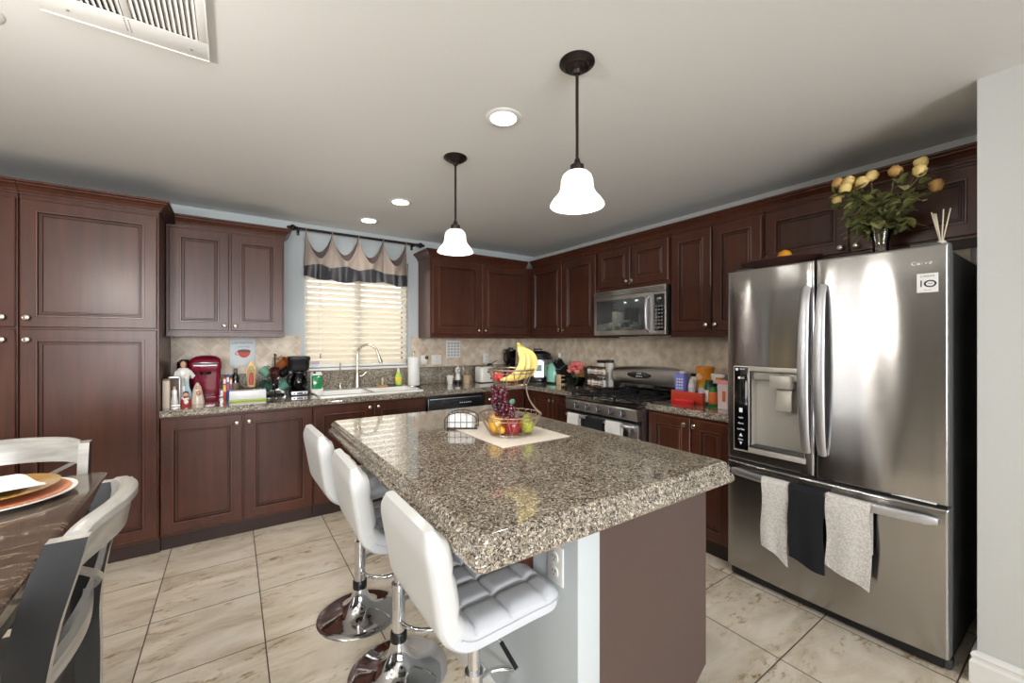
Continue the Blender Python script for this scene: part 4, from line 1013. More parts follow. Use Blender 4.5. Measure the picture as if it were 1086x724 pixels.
# rim with two openings built from strips; bowls as lofts
op = [(.615, .985), (1.02, 1.405)]; oy0, oy1 = 3.585, 3.905
for (a, c, d, e) in ((sx0, sx1, sy0, oy0), (sx0, sx1, oy1, sy1), (sx0, op[0][0], oy0, oy1), (op[0][1], op[1][0], oy0, oy1), (op[1][1], sx1, oy0, oy1)):
    b.box(a-.0003, c+.0003, d-.0003, e+.0003, .9305, .942, PORC, .0)
b.loft([rect(sx0-.004, sx1+.004, sy0-.004, sy1+.004, .9302), rect(sx0-.004, sx1+.004, sy0-.004, sy1+.004, .938), rect(sx0, sx1, sy0, sy1, .9425)], PORC, cap=False)
b.build('rim', SK)
for a, c in op:
    b = W(SK); b.loft([rect(a-.002, c+.002, oy0-.002, oy1+.002, .942, .03), rect(a+.006, c-.006, oy0+.006, oy1-.006, .925, .04), rect(a+.02, c-.02, oy0+.02, oy1-.02, .775, .05), rect(a+.05, c-.05, oy0+.05, oy1-.05, .765, .05)], PORC, cap=False)
    q = rect(a+.05, c-.05, oy0+.05, oy1-.05, .765, .05); b.add(q, [list(range(len(q)))], PORC)
    b.cyl(((a+c)/2, (oy0+oy1)/2, .7655), ((a+c)/2, (oy0+oy1)/2, .769), .04, NICKEL, n=24); b.build('bowl', SK)
FA = thing('faucet', 'tall brushed nickel gooseneck faucet behind the sink', 'faucet', (.963, 3.965, .943))
b = W(FA); b.lathe([(.030, 0), (.031, .006), (.024, .012), (.022, .05), (.019, .12), (.016, .14), (.0, .14)], NICKEL, 24, (.963, 3.965, .943)); b.build('base', FA)
b = W(FA); P = [(.963, 3.965, 1.07), (.963, 3.965, 1.24)]+[(1.045-.080*math.cos(a)+.0, 3.965-.10*(1-math.cos(a))*.42, 1.262+.088*math.sin(a)) for a in [PI*i/16*.92 for i in range(17)]]
P += [(P[-1][0]+.010, P[-1][1]-.004, P[-1][2]-.03)]
b.tube(P, .0115, NICKEL, 12); b.build('spout', FA)
b = W(FA); e = Vector(P[-1]); b.cyl(e, e+Vector((.022, -.008, -.075)), .013, NICKEL, r2=.019, n=20); b.cyl(e+Vector((.022, -.008, -.075)), e+Vector((.0225, -.0083, -.080)), .016, BLACKM, n=20); b.build('spray_head', FA)
b = W(FA); b.tube([(.985, 3.96, 1.055), (1.01, 3.955, 1.06), (1.028, 3.95, 1.085), (1.045, 3.945, 1.10)], [.012, .010, .007, .006], NICKEL, 10); b.build('lever', FA)
FT = thing('filter_tap', 'thin nickel drinking-water tap left of the big faucet', 'faucet', (.812, 3.965, .943))
b = W(FT); b.lathe([(.022, 0), (.022, .005), (.012, .010), (.011, .06), (.006, .07), (0, .07)], NICKEL, 20, (.812, 3.965, .943)); b.build('base', FT)
b = W(FT); b.tube([(.812, 3.965, 1.0), (.812, 3.965, 1.17)]+[(.812, 3.945-.020*math.cos(a), 1.17+.020*math.sin(a)) for a in [PI*i/8 for i in range(1, 8)]]+[(.812, 3.925, 1.15)], .0055, NICKEL, 8); b.build('spout', FT)
b = W(FT); b.tube([(.812, 3.955, 1.005), (.79, 3.945, 1.012), (.772, 3.94, 1.018)], .005, NICKEL, 8); b.build('lever', FT)
GREEN = M_('green_soap', (18, 128, 72), .15, coat=.5); LIME = M_('lime_label', (176, 200, 60), .5)
SP = thing('soap_dispenser', 'white countertop dispenser with green dish soap beside the coffee maker', 'soap dispenser', (.600, 3.84, .943))
SP.location = (.602, 3.875, .9430)
b = MB(); b.loft([rr(-.048, .048, -.038, .038, .02, 0), rr(-.050, .050, -.040, .040, .02, .02), rr(-.046, .046, .005, .038, .014, .05), rr(-.046, .046, .008, .036, .012, .15), rr(-.040, .040, .010, .034, .010, .172)], WPLAST); b.build('stand', SP)
b = MB(); b.loft([rr(-.038, .038, -.034, .004, .012, .030), rr(-.040, .040, -.036, .004, .012, .06), rr(-.040, .040, -.036, .004, .012, .135), rr(-.034, .034, -.030, .002, .010, .145)], GREEN); b.build('soap_tank', SP)
b = MB(); b.box(-.040, .040, -.036, .004, .1455, .160, WPLAST, .004); b.box(-.03, -.01, -.03, -.005, .1605, .176, BLACKM, .003); b.build('lid', SP)
DS = thing('dish_soap_bottle', 'small green-capped dish soap bottle with yellow label at the sink corner', 'soap bottle', (1.350, 3.955, .943))
b = MB(); b.lathe([(.026, 0), (.030, .004), (.031, .012), (.031, .09), (.024, .12), (.012, .135), (0, .135)], M_('clear_lime_soap', (190, 222, 90), .15, coat=.4), 22, sy=.7); b.build('bottle', DS)
b = MB(); b.lathe([(.0315, .030), (.0322, .031), (.0322, .085), (.0315, .086)], M_('yellow_label', (232, 216, 72), .5), 22, sy=.7); b.build('label_band', DS)
b = MB(); b.lathe([(.013, .135), (.013, .165), (.007, .170), (.006, .188), (0, .188)], WPLAST, 16); b.build('cap', DS)
b = MB(); b.lathe([(.036, 0), (.037, .0), (.037, .012), (.034, .012), (.034, .002)], GREEN, 24, sy=.8); b.build('base_ring', DS)
BR = thing('dish_brush', 'dish brush with an upright wooden handle on the sink divider', 'brush', (1.185, 3.925, .943))
b = MB(); b.lathe([(.030, .0), (.034, .004), (.034, .018), (.0, .022)], M_('tan_bristle', (196, 150, 96), .9, bump=.8, scale=200), 20, sx=1.5); b.build('bristles', BR)
b = MB(); b.lathe([(.008, .021), (.007, .05), (.010, .075), (.008, .09), (0, .092)], M_('pale_wood', (222, 200, 160), .5), 14); b.build('handle', BR)
b = MB(); b.loft([rr(-.045, .045, -.03, .03, .02, z) for z in (0, .022)], M_('dark_scourer', (74, 78, 82), .95, bump=1, scale=150)); b.build('scouring_pad', loc=(1.275, 3.945, .943), label='dark grey scouring pad right of the dish brush', cat='sponge')
PT = thing('paper_towel_holder', 'upright paper towel holder with a nearly full white roll', 'paper towel holder', (1.505, 3.945, Z))
b = MB(); b.lathe([(.070, 0), (.072, .004), (.068, .009), (0, .010)], NICKEL, 30); b.build('base', PT)
b = MB(); b.cyl((0, 0, .009), (0, 0, .335), .006, NICKEL, n=12); b.ball((0, 0, .342), .012, NICKEL); b.build('rod', PT)
b = MB(); P = [(.020, .012), (.056, .012), (.058, .016), (.058, .288), (.056, .292), (.020, .292), (.020, .012)]; b.lathe(P, M_('paper_roll', (238, 238, 236), .95, bump=.5, scale=120), 36); b.build('paper_roll', PT)
# things on the tiles
AF = thing('air_freshener', 'plug-in air freshener on the tiles right of the paper towels', 'air freshener', (1.655, 4.072, 1.19))
b = MB(); b.loft([rr(-.030, .030, -.036, -.001, .012, -.05), rr(-.036, .036, -.044, -.001, .016, -.02), rr(-.032, .032, -.040, -.001, .014, .03), rr(-.022, .022, -.030, -.001, .010, .045)], WPLAST); b.build('body', AF)
b = MB(); b.ball((.022, -.044, .022), .020, M_('maroon_plastic', (84, 48, 44), .4), (1, .6, 1)); b.build('dial', AF)
b = MB(); b.box(-.085, .085, -.006, -.0005, -.092, .092, M_('paper_white', (236, 236, 232), .6), .001); cal = b.build('wall_calendar', loc=(2.003, 4.0725, 1.297), label='white printed sheet hung on the tiles above the granite splash', cat='notice')
GINK = M_('pale_ink', (176, 178, 180), .6)
b = MB()
for i in range(4):
    for j in range(5): b.box(-.07+i*.038, -.042+i*.038, -.0066, -.006, -.078+j*.032, -.056+j*.032, GINK)
b.build('printed_lines', cal)
outlet((2.42, 4.0725, 1.185), 0, 'white outlet plate on the tiles behind the white canister', .073, .117)

def simple(name, label, cat, loc, parts, rz=0, group=None):
    r = thing(name, label, cat, loc, rz, group)
    for nm, fn in parts: b = MB(); fn(b); b.build(nm, r)
    return r
CER = M_('white_ceramic', (238, 236, 230), .2, coat=.5); SKIN = M_('figurine_skin', (222, 178, 150), .5); HAIRB = M_('figurine_hair', (70, 46, 32), .6)
CUPP = lambda r0, r1, h, t=.003: [(0, 0), (r0, 0), (r1, h), (r1-t, h), (r0-t, t*1.5), (0, t*1.5)]
simple('coffee_cup', 'small white tapered cup on the counter beside the grey-and-white figure', 'cup', (1.905, 3.945, Z), [('bowl', lambda b: b.lathe(CUPP(.026, .039, .088), CER, 26)), ('foot_ring', lambda b: b.lathe([(.022, -.0003), (.026, 0), (.026, .003), (.022, .003)], CER, 20))])
simple('pepper_mill', 'white figure-shaped mill with a black base between two cups', 'mill', (2.000, 3.95, Z), [
    ('base', lambda b: b.lathe([(.036, 0), (.038, .006), (.034, .030), (.026, .036), (0, .036)], BLACKM, 22)),
    ('body', lambda b: b.lathe([(.026, .036), (.030, .05), (.026, .085), (.020, .105), (0, .106)], CER, 22)),
    ('head', lambda b: b.lathe([(.010, .105), (.026, .112), (.034, .135), (.030, .160), (.014, .172), (.006, .176), (.008, .186), (0, .190)], CER, 22)),
    ('face_ring', lambda b: b.tube([(.017*math.cos(a), -.030, .136+.017*math.sin(a)) for a in [2*PI*i/16 for i in range(16)]], .003, BLACKM, 6, closed=True))])
simple('utensil_cup', 'tan cup holding one small wooden spoon, left of the white canister', 'cup', (2.105, 3.95, Z), [('bowl', lambda b: b.lathe(CUPP(.040, .043, .085), M_('tan_stoneware', (196, 170, 142), .45), 26)),
    ('handle', lambda b: b.tube([(.041+.018*math.sin(a), 0, .045-.024*math.cos(a)) for a in [PI*i/8 for i in range(9)]], .0045, M_('tan_stoneware_b', (196, 170, 142), .45), 8))])
simple('wooden_spoon', 'small wooden spoon standing in the tan cup', 'spoon', (2.10, 3.945, Z+.006), [('stick', lambda b: b.tube([(0, 0, 0), (.004, -.004, .08)], .004, M_('spoon_wood', (190, 150, 104), .6), 8)), ('spoon_bowl', lambda b: b.ball((.006, -.005, .100), .015, M_('spoon_wood2', (190, 150, 104), .6), (1, .5, 1.4)))])
simple('toaster', 'white two-slot toaster behind the fruit basket', 'toaster', (2.30, 3.90, Z), [
    ('body', lambda b: b.loft([rr(-.085, .085, -.075, .075, .03, .008), rr(-.090, .090, -.080, .080, .035, .03), rr(-.088, .088, -.078, .078, .035, .15), rr(-.078, .078, -.068, .068, .03, .172), rr(-.05, .05, -.045, .045, .02, .176)], CER)),
    ('slots', lambda b: (b.box(-.062, .062, -.035, -.012, .1755, .1775, BLACKM), b.box(-.062, .062, .012, .035, .1755, .1775, BLACKM))),
    ('base', lambda b: b.box(-.08, .08, -.07, .07, 0, .010, BLACKM, .003)),
    ('lever', lambda b: b.box(-.012, .012, -.098, -.079, .11, .125, BLACKM, .003)),
    ('dial', lambda b: b.cyl((.04, -.079, .05), (.04, -.090, .05), .013, BLACKM, n=16))])
simple('ladle', 'black ladle resting with its handle up over the white toaster', 'ladle', (2.36, 3.87, Z+.178), [('scoop', lambda b: b.ball((-.01, 0, .018), .022, BLACKM, (1.4, 1, .55))), ('handle', lambda b: b.tube([(0, 0, .018), (.05, .01, .04), (.10, .02, .058)], .005, BLACKM, 8))])
simple('blender', 'glass jar blender with a black lid behind the bananas', 'blender', (2.680, 3.94, Z), [
    ('base', lambda b: b.loft([rr(-.075, .075, -.07, .07, .03, 0), rr(-.070, .070, -.065, .065, .03, .05), rr(-.05, .05, -.05, .05, .03, .11)], BLACKM)),
    ('jar', lambda b: b.lathe([(.044, .111), (.055, .20), (.064, .34), (.061, .34), (.052, .20), (.041, .118)], SMOKE, 26)),
    ('lid', lambda b: b.lathe([(.067, .341), (.067, .356), (.03, .362), (.028, .378), (0, .38)], BLACKM, 26)),
    ('handle', lambda b: b.tube([(-.058, -.01, .32), (-.100, -.02, .31), (-.104, -.02, .24), (-.054, -.01, .18)], .009, BLACKM, 8)),
    ('knob', lambda b: b.cyl((0, -.066, .05), (0, -.082, .048), .020, HANDLE, n=18))])
simple('pressure_cooker', 'black and steel electric pressure cooker in the counter corner', 'cooker', (2.900, 3.705, Z), [
    ('base', lambda b: b.lathe([(.150, 0), (.158, .008), (.158, .05), (.150, .06), (0, .06)], BLACKM, 40)),
    ('body', lambda b: b.lathe([(.151, .06), (.151, .245), (0, .245)], HANDLE, 40)),
    ('rim', lambda b: b.lathe([(.160, .245), (.163, .252), (.163, .275), (.155, .282), (0, .283)], BLACKM, 40)),
    ('lid', lambda b: b.lathe([(.152, .283), (.146, .310), (.10, .335), (.05, .342), (0, .342)], BLACKM, 40)),
    ('lid_handle', lambda b: (b.box(-.055, .055, -.016, .016, .352, .370, BLACKM, .006), b.box(-.05, -.03, -.01, .01, .338, .356, BLACKM), b.box(.03, .05, -.01, .01, .338, .356, BLACKM))),
    ('control_panel', lambda b: b.loft([[(-.055, -.152, .05), (.055, -.152, .05), (.055, -.152, .225), (-.055, -.152, .225)], [(-.055, -.166, .05), (.055, -.166, .05), (.055, -.160, .225), (-.055, -.160, .225)]], BLACKG, smooth=False)),
    ('display', lambda b: b.box(-.030, .030, -.170, -.163, .12, .19, M_('cooker_display', (120, 136, 150), .3)))], rz=-.60)
MINT = M_('mint_enamel', (140, 206, 186), .25, coat=.4)
KT = simple('kettle', 'mint green jug kettle with a white handle next to the knife block', 'kettle', (2.86, 3.385, Z), [
    ('base', lambda b: b.lathe([(.070, 0), (.074, .004), (.074, .018), (0, .018)], BLACKM, 30)),
    ('body', lambda b: b.lathe([(.072, .019), (.074, .03), (.070, .12), (.058, .185), (.052, .20), (0, .202)], MINT, 34)),
    ('lid', lambda b: b.lathe([(.046, .202), (.040, .214), (.012, .220), (.012, .236), (0, .238)], MINT, 24)),
    ('spout', lambda b: b.loft([rr(-.020, .020, -.085, -.045, .008, .165), rr(-.020, .020, -.092, -.045, .008, .195), rr(-.018, .018, -.090, -.045, .008, .203)], MINT)),
    ('handle', lambda b: b.tube([(0, .052, .19), (0, .088, .19), (0, .102, .16), (0, .100, .09), (0, .074, .06)], .010, MINT, 10))], rz=.3)
simple('dish_wand', 'white upright spatula handle standing behind the mint kettle', 'utensil', (2.985, 3.43, Z), [('stick', lambda b: b.tube([(0, 0, 0), (0, 0, .27)], .006, CER, 10)), ('blade', lambda b: b.box(-.016, .016, -.004, .004, .268, .32, CER, .003))])
KB = thing('knife_block', 'dark slanted knife block full of black-handled knives', 'knife block', (2.935, 3.275, Z), R90-.1)
Rk = Matrix.Rotation(.45, 3, 'X')
b = MB(); b.prism([(-.075, 0), (.065, 0), (.065, .06), (-.02, .205), (-.105, .150)], -.045, .045, BLACKW, 'x'); b.build('body', KB)
b = MB(); b.box(-.046, .046, -.076, .066, .0, .012, HANDLE, .002); b.build('foot', KB)
for i in range(3):
    for j in range(3):
        bx_, t = -.028+i*.028, .18+j*.32; y_, z_ = -.105+.085*t, .150+.055*t
        k = thing('knife', 'black-handled knife standing in the dark knife block', 'knife', (0, 0, 0), 0, 'knives in the knife block')
        k.location = Matrix.Translation(KB.location) @ Matrix.Rotation(R90-.1, 4, 'Z') @ Vector((bx_, y_, z_)); k.rotation_euler = (0, 0, R90-.1)
        dv = Vector((0, -.54, .84)); h_ = .085+.012*((i+j) % 2)
        b = MB(); b.tube([dv*.003, dv*(h_*.5), dv*h_], [.0085, .0095, .0085], BLACKM, 10); b.build('handle', k)
        b = MB(); b.cyl(dv*.0, dv*.004, .009, HANDLE, n=10); b.cyl(dv*h_, dv*(h_+.004), .0088, HANDLE, n=10); b.build('bolster', k)
CB = simple('cutting_board', 'small tan wooden board leaning behind the pink flowers', 'board', (3.02, 3.16, Z), [('board', lambda b: b.box(-.075, .075, -.008, .008, .003, .205, M_('honey_wood', (198, 146, 84), .5), .006, R=Matrix.Rotation(.10, 3, 'X'))), ('handle', lambda b: b.box(-.02, .02, -.004, .012, .205, .24, M_('honey_wood2', (198, 146, 84), .5), .006))], rz=R90)
simple('wooden_rack', 'small pale wooden rack beside the mint kettle', 'rack', (2.83, 3.235, Z), [('side_panel', lambda b: (b.box(-.035, .035, -.030, -.022, 0, .105, M_('pale_pine', (226, 198, 160), .5), .002),)), ('shelf', lambda b: (b.box(-.035, .035, -.022, .03, .0, .008, M_('pale_pine2', (226, 198, 160), .5)), b.box(-.035, .035, -.022, .03, .05, .056, M_('pale_pine3', (226, 198, 160), .5)), b.box(-.035, .035, -.022, .03, .09, .096, M_('pale_pine4', (226, 198, 160), .5))))], rz=R90)
# flowers
PINK = M_('coral_petal', (236, 104, 104), .55, sheen=.3); PINK2 = M_('pink_petal', (240, 140, 134), .55, sheen=.3); LEAFG = M_('dark_leaf', (66, 92, 66), .6)
FB = thing('flower_bowl', 'square glass bowl with green beads at the stove end of the counter', 'bowl', (2.90, 3.085, Z))
b = MB(); b.loft([rr(-.055, .055, -.075, .075, .015, 0), rr(-.062, .062, -.085, .085, .015, .085), rr(-.059, .059, -.082, .082, .014, .085), rr(-.051, .051, -.071, .071, .012, .006)], GLASSG, cap=False); q = rr(-.055, .055, -.075, .075, .015, .0002); b.add(q, [list(range(len(q)))], GLASSG); b.build('glass', FB)
b = MB()
rnd = random.Random(4)
for i in range(46): b.ball((rnd.uniform(-.042, .042), rnd.uniform(-.062, .062), rnd.uniform(.014, .060)), .011, LEAFG, n=8)
o = b.build('glass_beads', loc=(2.90, 3.085, Z), label='dark green beads filling the square glass bowl', cat='beads', kind='stuff')
def blossom(r, name_='petals', rad=.03, mt=PINK, n=7, layers=3, seed=1):
    rn = random.Random(seed); b = MB()
    for L_ in range(layers):
        for i in range(n-L_):
            a = 2*PI*i/(n-L_)+L_*.5+rn.random()*.3; tilt = .35+.45*(layers-1-L_)/max(1, layers-1)
            R = Matrix.Rotation(a, 3, 'Z') @ Matrix.Rotation(tilt, 3, 'Y'); c = R @ Vector((rad*.16, 0, rad*.5))
            b.ball(c, rad*.62, mt, (.34, .8, 1), 8, R)
    return b
fl_pos = [(2.90, 3.155, .165), (2.885, 3.105, .195), (2.90, 3.055, .205), (2.885, 3.005, .17), (2.865, 3.13, .135), (2.86, 3.07, .155), (2.86, 3.02, .13), (2.93, 3.12, .215), (2.94, 3.04, .20)]
for i, p in enumerate(fl_pos):
    f = thing('artificial_flower', 'coral pink flower in the square glass bowl', 'flower', (p[0], p[1], Z+p[2]), 0, 'coral flowers in the glass bowl')
    blossom(None, mt=PINK if i % 2 else PINK2, rad=.036, seed=i).build('petals', f)
    b = MB(); e = Vector((2.90-p[0], (3.08-p[1])*.6, -p[2]+.05)); b.tube([(0, 0, .004), e*.5+Vector((0, 0, .01)), e], .002, LEAFG, 6); b.build('stem', f)
# spice rack
SR = thing('spice_rack', 'chrome wire spice rack left of the stove', 'rack', (2.955, 2.845, Z), R90)
b = MB()
for z in (.010, .120):
    b.tube([(-.120, -.035, z), (.120, -.035, z), (.120, .035, z), (-.120, .035, z)], .003, CHROME, 6, closed=True); b.box(-.118, .118, -.033, .033, z-.003, z-.001, CHROME)
    b.tube([(-.120, -.037, z+.03), (.120, -.037, z+.03)], .0025, CHROME, 6)
for xx in (-.120, .120):
    for yy in (-.035, .035): b.tube([(xx, yy, .0), (xx, yy, .155)], .003, CHROME, 6)
b.build('frame', SR)
jar_c = [(120, 60, 40), (196, 150, 60), (90, 80, 50), (160, 70, 50), (226, 220, 206), (110, 96, 60), (70, 60, 50), (180, 120, 60)]
def jar(wx, wy, wz, c, label, group, h=.085, r_=.021, lid=BLACKM):
    j = thing('spice_jar', label, 'jar', (wx, wy, wz), 0, group)
    b = MB(); b.lathe([(r_-.002, 0), (r_, .003), (r_, h*.74), (r_-.004, h*.80), (0, h*.80)], c, 18); b.build('glass', j)
    b = MB(); b.lathe([(r_-.001, h*.80), (r_-.001, h), (0, h)], lid, 18); b.build('lid', j)
    b = MB(); b.lathe([(r_+.0004, h*.16), (r_+.0008, h*.18), (r_+.0008, h*.62), (r_+.0004, h*.64)], M_('jar_label', (232, 230, 224), .6), 18); b.build('label_band', j)
    return j
for k, z in enumerate((.0105, .1205)):
    for i in range(5):
        wp = (2.955, 2.845+.095-i*.0475, Z+z); m_i = M_('spice_%d' % (k*5+i), jar_c[(k*5+i) % 8], .35, coat=.4)
        jar(wp[0], wp[1], wp[2], m_i, 'small spice jar with black lid on the %s shelf of the chrome rack' % ('lower', 'upper')[k], 'spice jars on the %s shelf' % ('lower', 'upper')[k])
simple('spice_canister', 'tall clear canister with a black lid behind the spice rack', 'canister', (3.055, 2.765, Z), [('jar', lambda b: b.lathe([(.038, 0), (.040, .004), (.040, .24), (0, .24)], M_('pale_powder', (226, 222, 212), .4, coat=.4), 24)), ('lid', lambda b: b.lathe([(.041, .24), (.041, .268), (0, .27)], BLACKM, 24))])
simple('napkin_stand', 'white square holder with a black band beside the stove backguard', 'holder', (3.06, 2.865, Z), [('box', lambda b: b.box(-.03, .03, -.045, .045, 0, .235, CER, .004)), ('band', lambda b: b.box(-.031, .031, -.046, .046, .235, .262, BLACKM, .003))])

# ------------------------------------------------------------------ left counter: coffee corner
simple('tissue_box', 'narrow speckled box standing against the pantry', 'box', (-.368, 3.60, Z), [('box', lambda b: b.box(-.018, .018, -.03, .03, 0, .185, M_('speckled_card', (206, 190, 174), .7, var=.3, scale=300), .002)), ('lid', lambda b: b.box(-.019, .019, -.031, .031, .1855, .196, M_('brown_card', (150, 124, 106), .7), .002))])
FRM = thing('framed_figurine', 'small white figurine in a silver glass case by the pantry', 'figurine case', (-.331, 3.650, Z))
b = MB()
for a, c, d, e in ((-.033, .033, 0, .014), (-.033, .033, .196, .208), (-.033, -.026, .014, .196), (.026, .033, .014, .196)): b.box(a, c, -.02, .02, d, e, M_('silver_case', (206, 204, 200), .3, metal=.4), .002)
b.box(-.026, .026, .014, .018, .014, .196, M_('case_back', (92, 78, 72), .6)); b.build('case', FRM)
b = MB(); b.lathe([(.020, .0142), (.022, .03), (.014, .08), (.017, .105), (.008, .120), (0, .122)], CER, 16, sy=.55); b.ball((0, 0, .130), .011, SKIN, n=10); b.build('figure', FRM)
J = thing('saint_statue', 'tall white-robed statue with brown hair in front of the red coffee machine', 'statue', (-.292, 3.765, Z))
b = MB(); b.lathe([(.046, 0), (.048, .010), (.044, .018), (.041, .05), (.036, .12), (.033, .17), (.046, .215), (.044, .240), (.030, .256), (.012, .262), (0, .262)], CER, 26, sy=.75, wob=lambda a, z: 1+.05*math.sin(a*9)*(1 if z < .18 else .4)); b.build('robe', J)
b = MB(); b.ball((0, -.002, .285), .021, SKIN, (.85, .9, 1.15)); b.ball((0, -.021, .283), .004, SKIN, n=8); b.build('head', J)
b = MB(); b.ball((0, .006, .290), .0245, HAIRB, (.95, .85, 1.1)); b.ball((0, .012, .262), .024, HAIRB, (1, .6, 1)); b.build('hair', J)
b = MB(); b.tube([(.036, -.012, .235), (.060, -.030, .200), (.052, -.045, .190)], [.013, .012, .009], CER, 10); b.tube([(-.036, -.008, .235), (-.050, -.020, .190), (-.012, -.042, .205)], [.013, .013, .010], CER, 10); b.build('sleeves', J)
b = MB(); b.sheet(lambda u, v: (.004+u*.055*v+.006, -.036+.008*u, .19-.15*v), 6, 8, M_('pale_blue_sash', (176, 206, 214), .5), .003); b.build('sash', J)
N_ = thing('angel_figurine', 'small kneeling figurine in a red robe holding something white', 'figurine', (-.270, 3.655, Z))
b = MB(); b.lathe([(.030, 0), (.032, .008), (.028, .035), (.018, .062), (0, .064)], M_('red_robe', (168, 40, 48), .5), 20, sy=.8); b.build('robe', N_)
b = MB(); b.ball((0, 0, .078), .016, SKIN); b.build('head', N_)
b = MB(); b.ball((0, .004, .084), .0175, HAIRB, (1, .9, .9)); b.build('hair', N_)
b = MB(); b.tube([(-.020, -.006, .055), (-.006, -.024, .045), (.020, -.022, .052)], .008, CER, 8); b.ball((.004, -.026, .028), .014, CER, (1, .6, 1.2)); b.build('scroll', N_)
V_ = thing('madonna_figurine', 'small pearly cloaked figurine between red figurine and coffee machine', 'figurine', (-.208, 3.705, Z))
b = MB(); PRL = M_('pearl_glaze', (214, 202, 184), .3, coat=.4); b.lathe([(.040, 0), (.042, .010), (.034, .05), (.028, .09), (.020, .125), (.008, .150), (0, .156)], PRL, 24, sy=.7, wob=lambda a, z: 1+.06*math.sin(a*7)); b.build('cloak', V_)
b = MB(); b.ball((.0, -.012, .118), .013, SKIN, (1, .8, 1.2), 10); b.build('face', V_)
b = MB(); b.ball((.008, -.026, .080), .014, M_('rose_glaze', (206, 140, 120), .4), (1, .7, 1.3), 10); b.build('child', V_)
# single-serve coffee machine
KR = thing('pod_coffee_machine', 'glossy dark red pod coffee machine on the left counter', 'coffee machine', (-.165, 3.90, Z), 0)
RED = M_('crimson_gloss', (122, 14, 44), .18, coat=.8); 
b = MB()
pr_ = lambda y0, y1, w0, z: rr(-w0, w0, y0, y1, .03, z)
b.loft([pr_(-.10, .13, .078, 0), pr_(-.105, .13, .084, .012), pr_(-.105, .13, .084, .035), pr_(-.10, .13, .080, .04)], RED); b.build('base', KR)
b = MB(); b.loft([pr_(-.060, .13, .080, .04), pr_(-.066, .135, .086, .12), pr_(-.070, .135, .092, .22), pr_(-.072, .135, .094, .24)], RED); b.build('column', KR)
b = MB(); b.loft([pr_(-.115, .135, .090, .225), pr_(-.125, .14, .098, .25), pr_(-.128, .14, .100, .285), pr_(-.110, .13, .092, .318), pr_(-.07, .10, .065, .338), pr_(-.03, .06, .03, .345)], RED); b.build('brew_head', KR)
b = MB(); b.tube([(-.075, -.118, .285), (-.06, -.138, .289), (.0, -.146, .292), (.06, -.138, .289), (.075, -.118, .285)], .0075, HANDLE, 10); b.build('handle', KR)
b = MB(); b.lathe([(.032, .205), (.036, .225), (0, .226)], BLACKM, 20, (0, -.09, 0)); b.build('spout', KR)
b = MB(); b.lathe([(.060, .0402), (.060, .046), (0, .046)], BLACKM, 24, (0, -.075, 0), sx=1, sy=.45); b.build('drip_tray', KR)
b = MB(); b.loft([rr(-.170, -.098, -.06, .12, .03, .005), rr(-.176, -.096, -.066, .125, .03, .15), rr(-.172, -.100, -.06, .12, .03, .295), rr(-.150, -.105, -.03, .09, .02, .315)], M_('smoky_reservoir', (52, 20, 28), .15, coat=.6)); b.build('water_tank', KR)
# stack of bright boxes and books
bk = [((206, 62, 48), (.020), .170), ((48, 92, 160), (.018), .182), ((222, 128, 48), (.016), .160)]
xx = -.060
for i, (c, w_, h) in enumerate(bk):
    nm = ['red', 'blue', 'orange'][i]; r = thing('tea_box', '%s printed tea box standing between the red coffee machine and the sign' % nm, 'box', (xx+w_/2, 3.93+.02*i, Z), 0, 'tea boxes on the left counter')
    b = MB(); b.box(-w_/2, w_/2, -.05, .05, .0, h, M_('card_%s' % nm, c, .5), .001); b.build('carton', r)
    b = MB(); b.box(-w_/2+.002, w_/2-.002, -.0508, -.05, h*.35, h*.65, M_('card_print_%d' % i, [(240, 200, 90), (220, 90, 60), (60, 110, 190)][i], .5)); b.box(-w_/2+.002, w_/2-.002, -.0508, -.05, h*.72, h*.92, CER); b.build('printed_panel', r)
    xx += w_+.002
# sign with words
SG = thing('coffee_sign', 'pale sign with lettering and a red coffee cup under the cabinet', 'sign', (.070, 4.072, 1.29))
b = MB(); b.box(-.088, .088, -.010, -.0005, -.112, .112, M_('pale_blue_board', (222, 230, 234), .6), .002); sg = b.build('board', SG)
TINK = M_('grey_blue_ink', (128, 140, 152), .6)
text('LIFE HAPPENS', .024, TINK, SG, at(0, -.0106, .078), 'lettering'); text('coffee helps', .018, TINK, SG, at(.005, -.0106, .046), 'lettering')
b = MB(); n = 18; cup = [(-.045*math.cos(PI*i/n)+.01, -.055*math.sin(PI*i/n)+.010) for i in range(n+1)]
b.prism(cup, -.0118, -.0104, M_('painted_red', (206, 70, 58), .5), 'y'); b.build('painted_cup', SG)
b = MB(); b.lathe([(.046, 0), (.046, .0012), (0, .0012)], M_('painted_coffee', (96, 60, 46), .5), 26, (.01, -.0108, .012), (0, -1, 0), sx=1, sy=.28); b.build('painted_coffee', SG)
b = MB(); b.tube([(-.033-.016*math.sin(a), -.0116, -.008-.014*math.cos(a)) for a in [PI*i/8 for i in range(9)]], .003, M_('painted_red2', (206, 70, 58), .5), 6); b.build('painted_handle', SG)
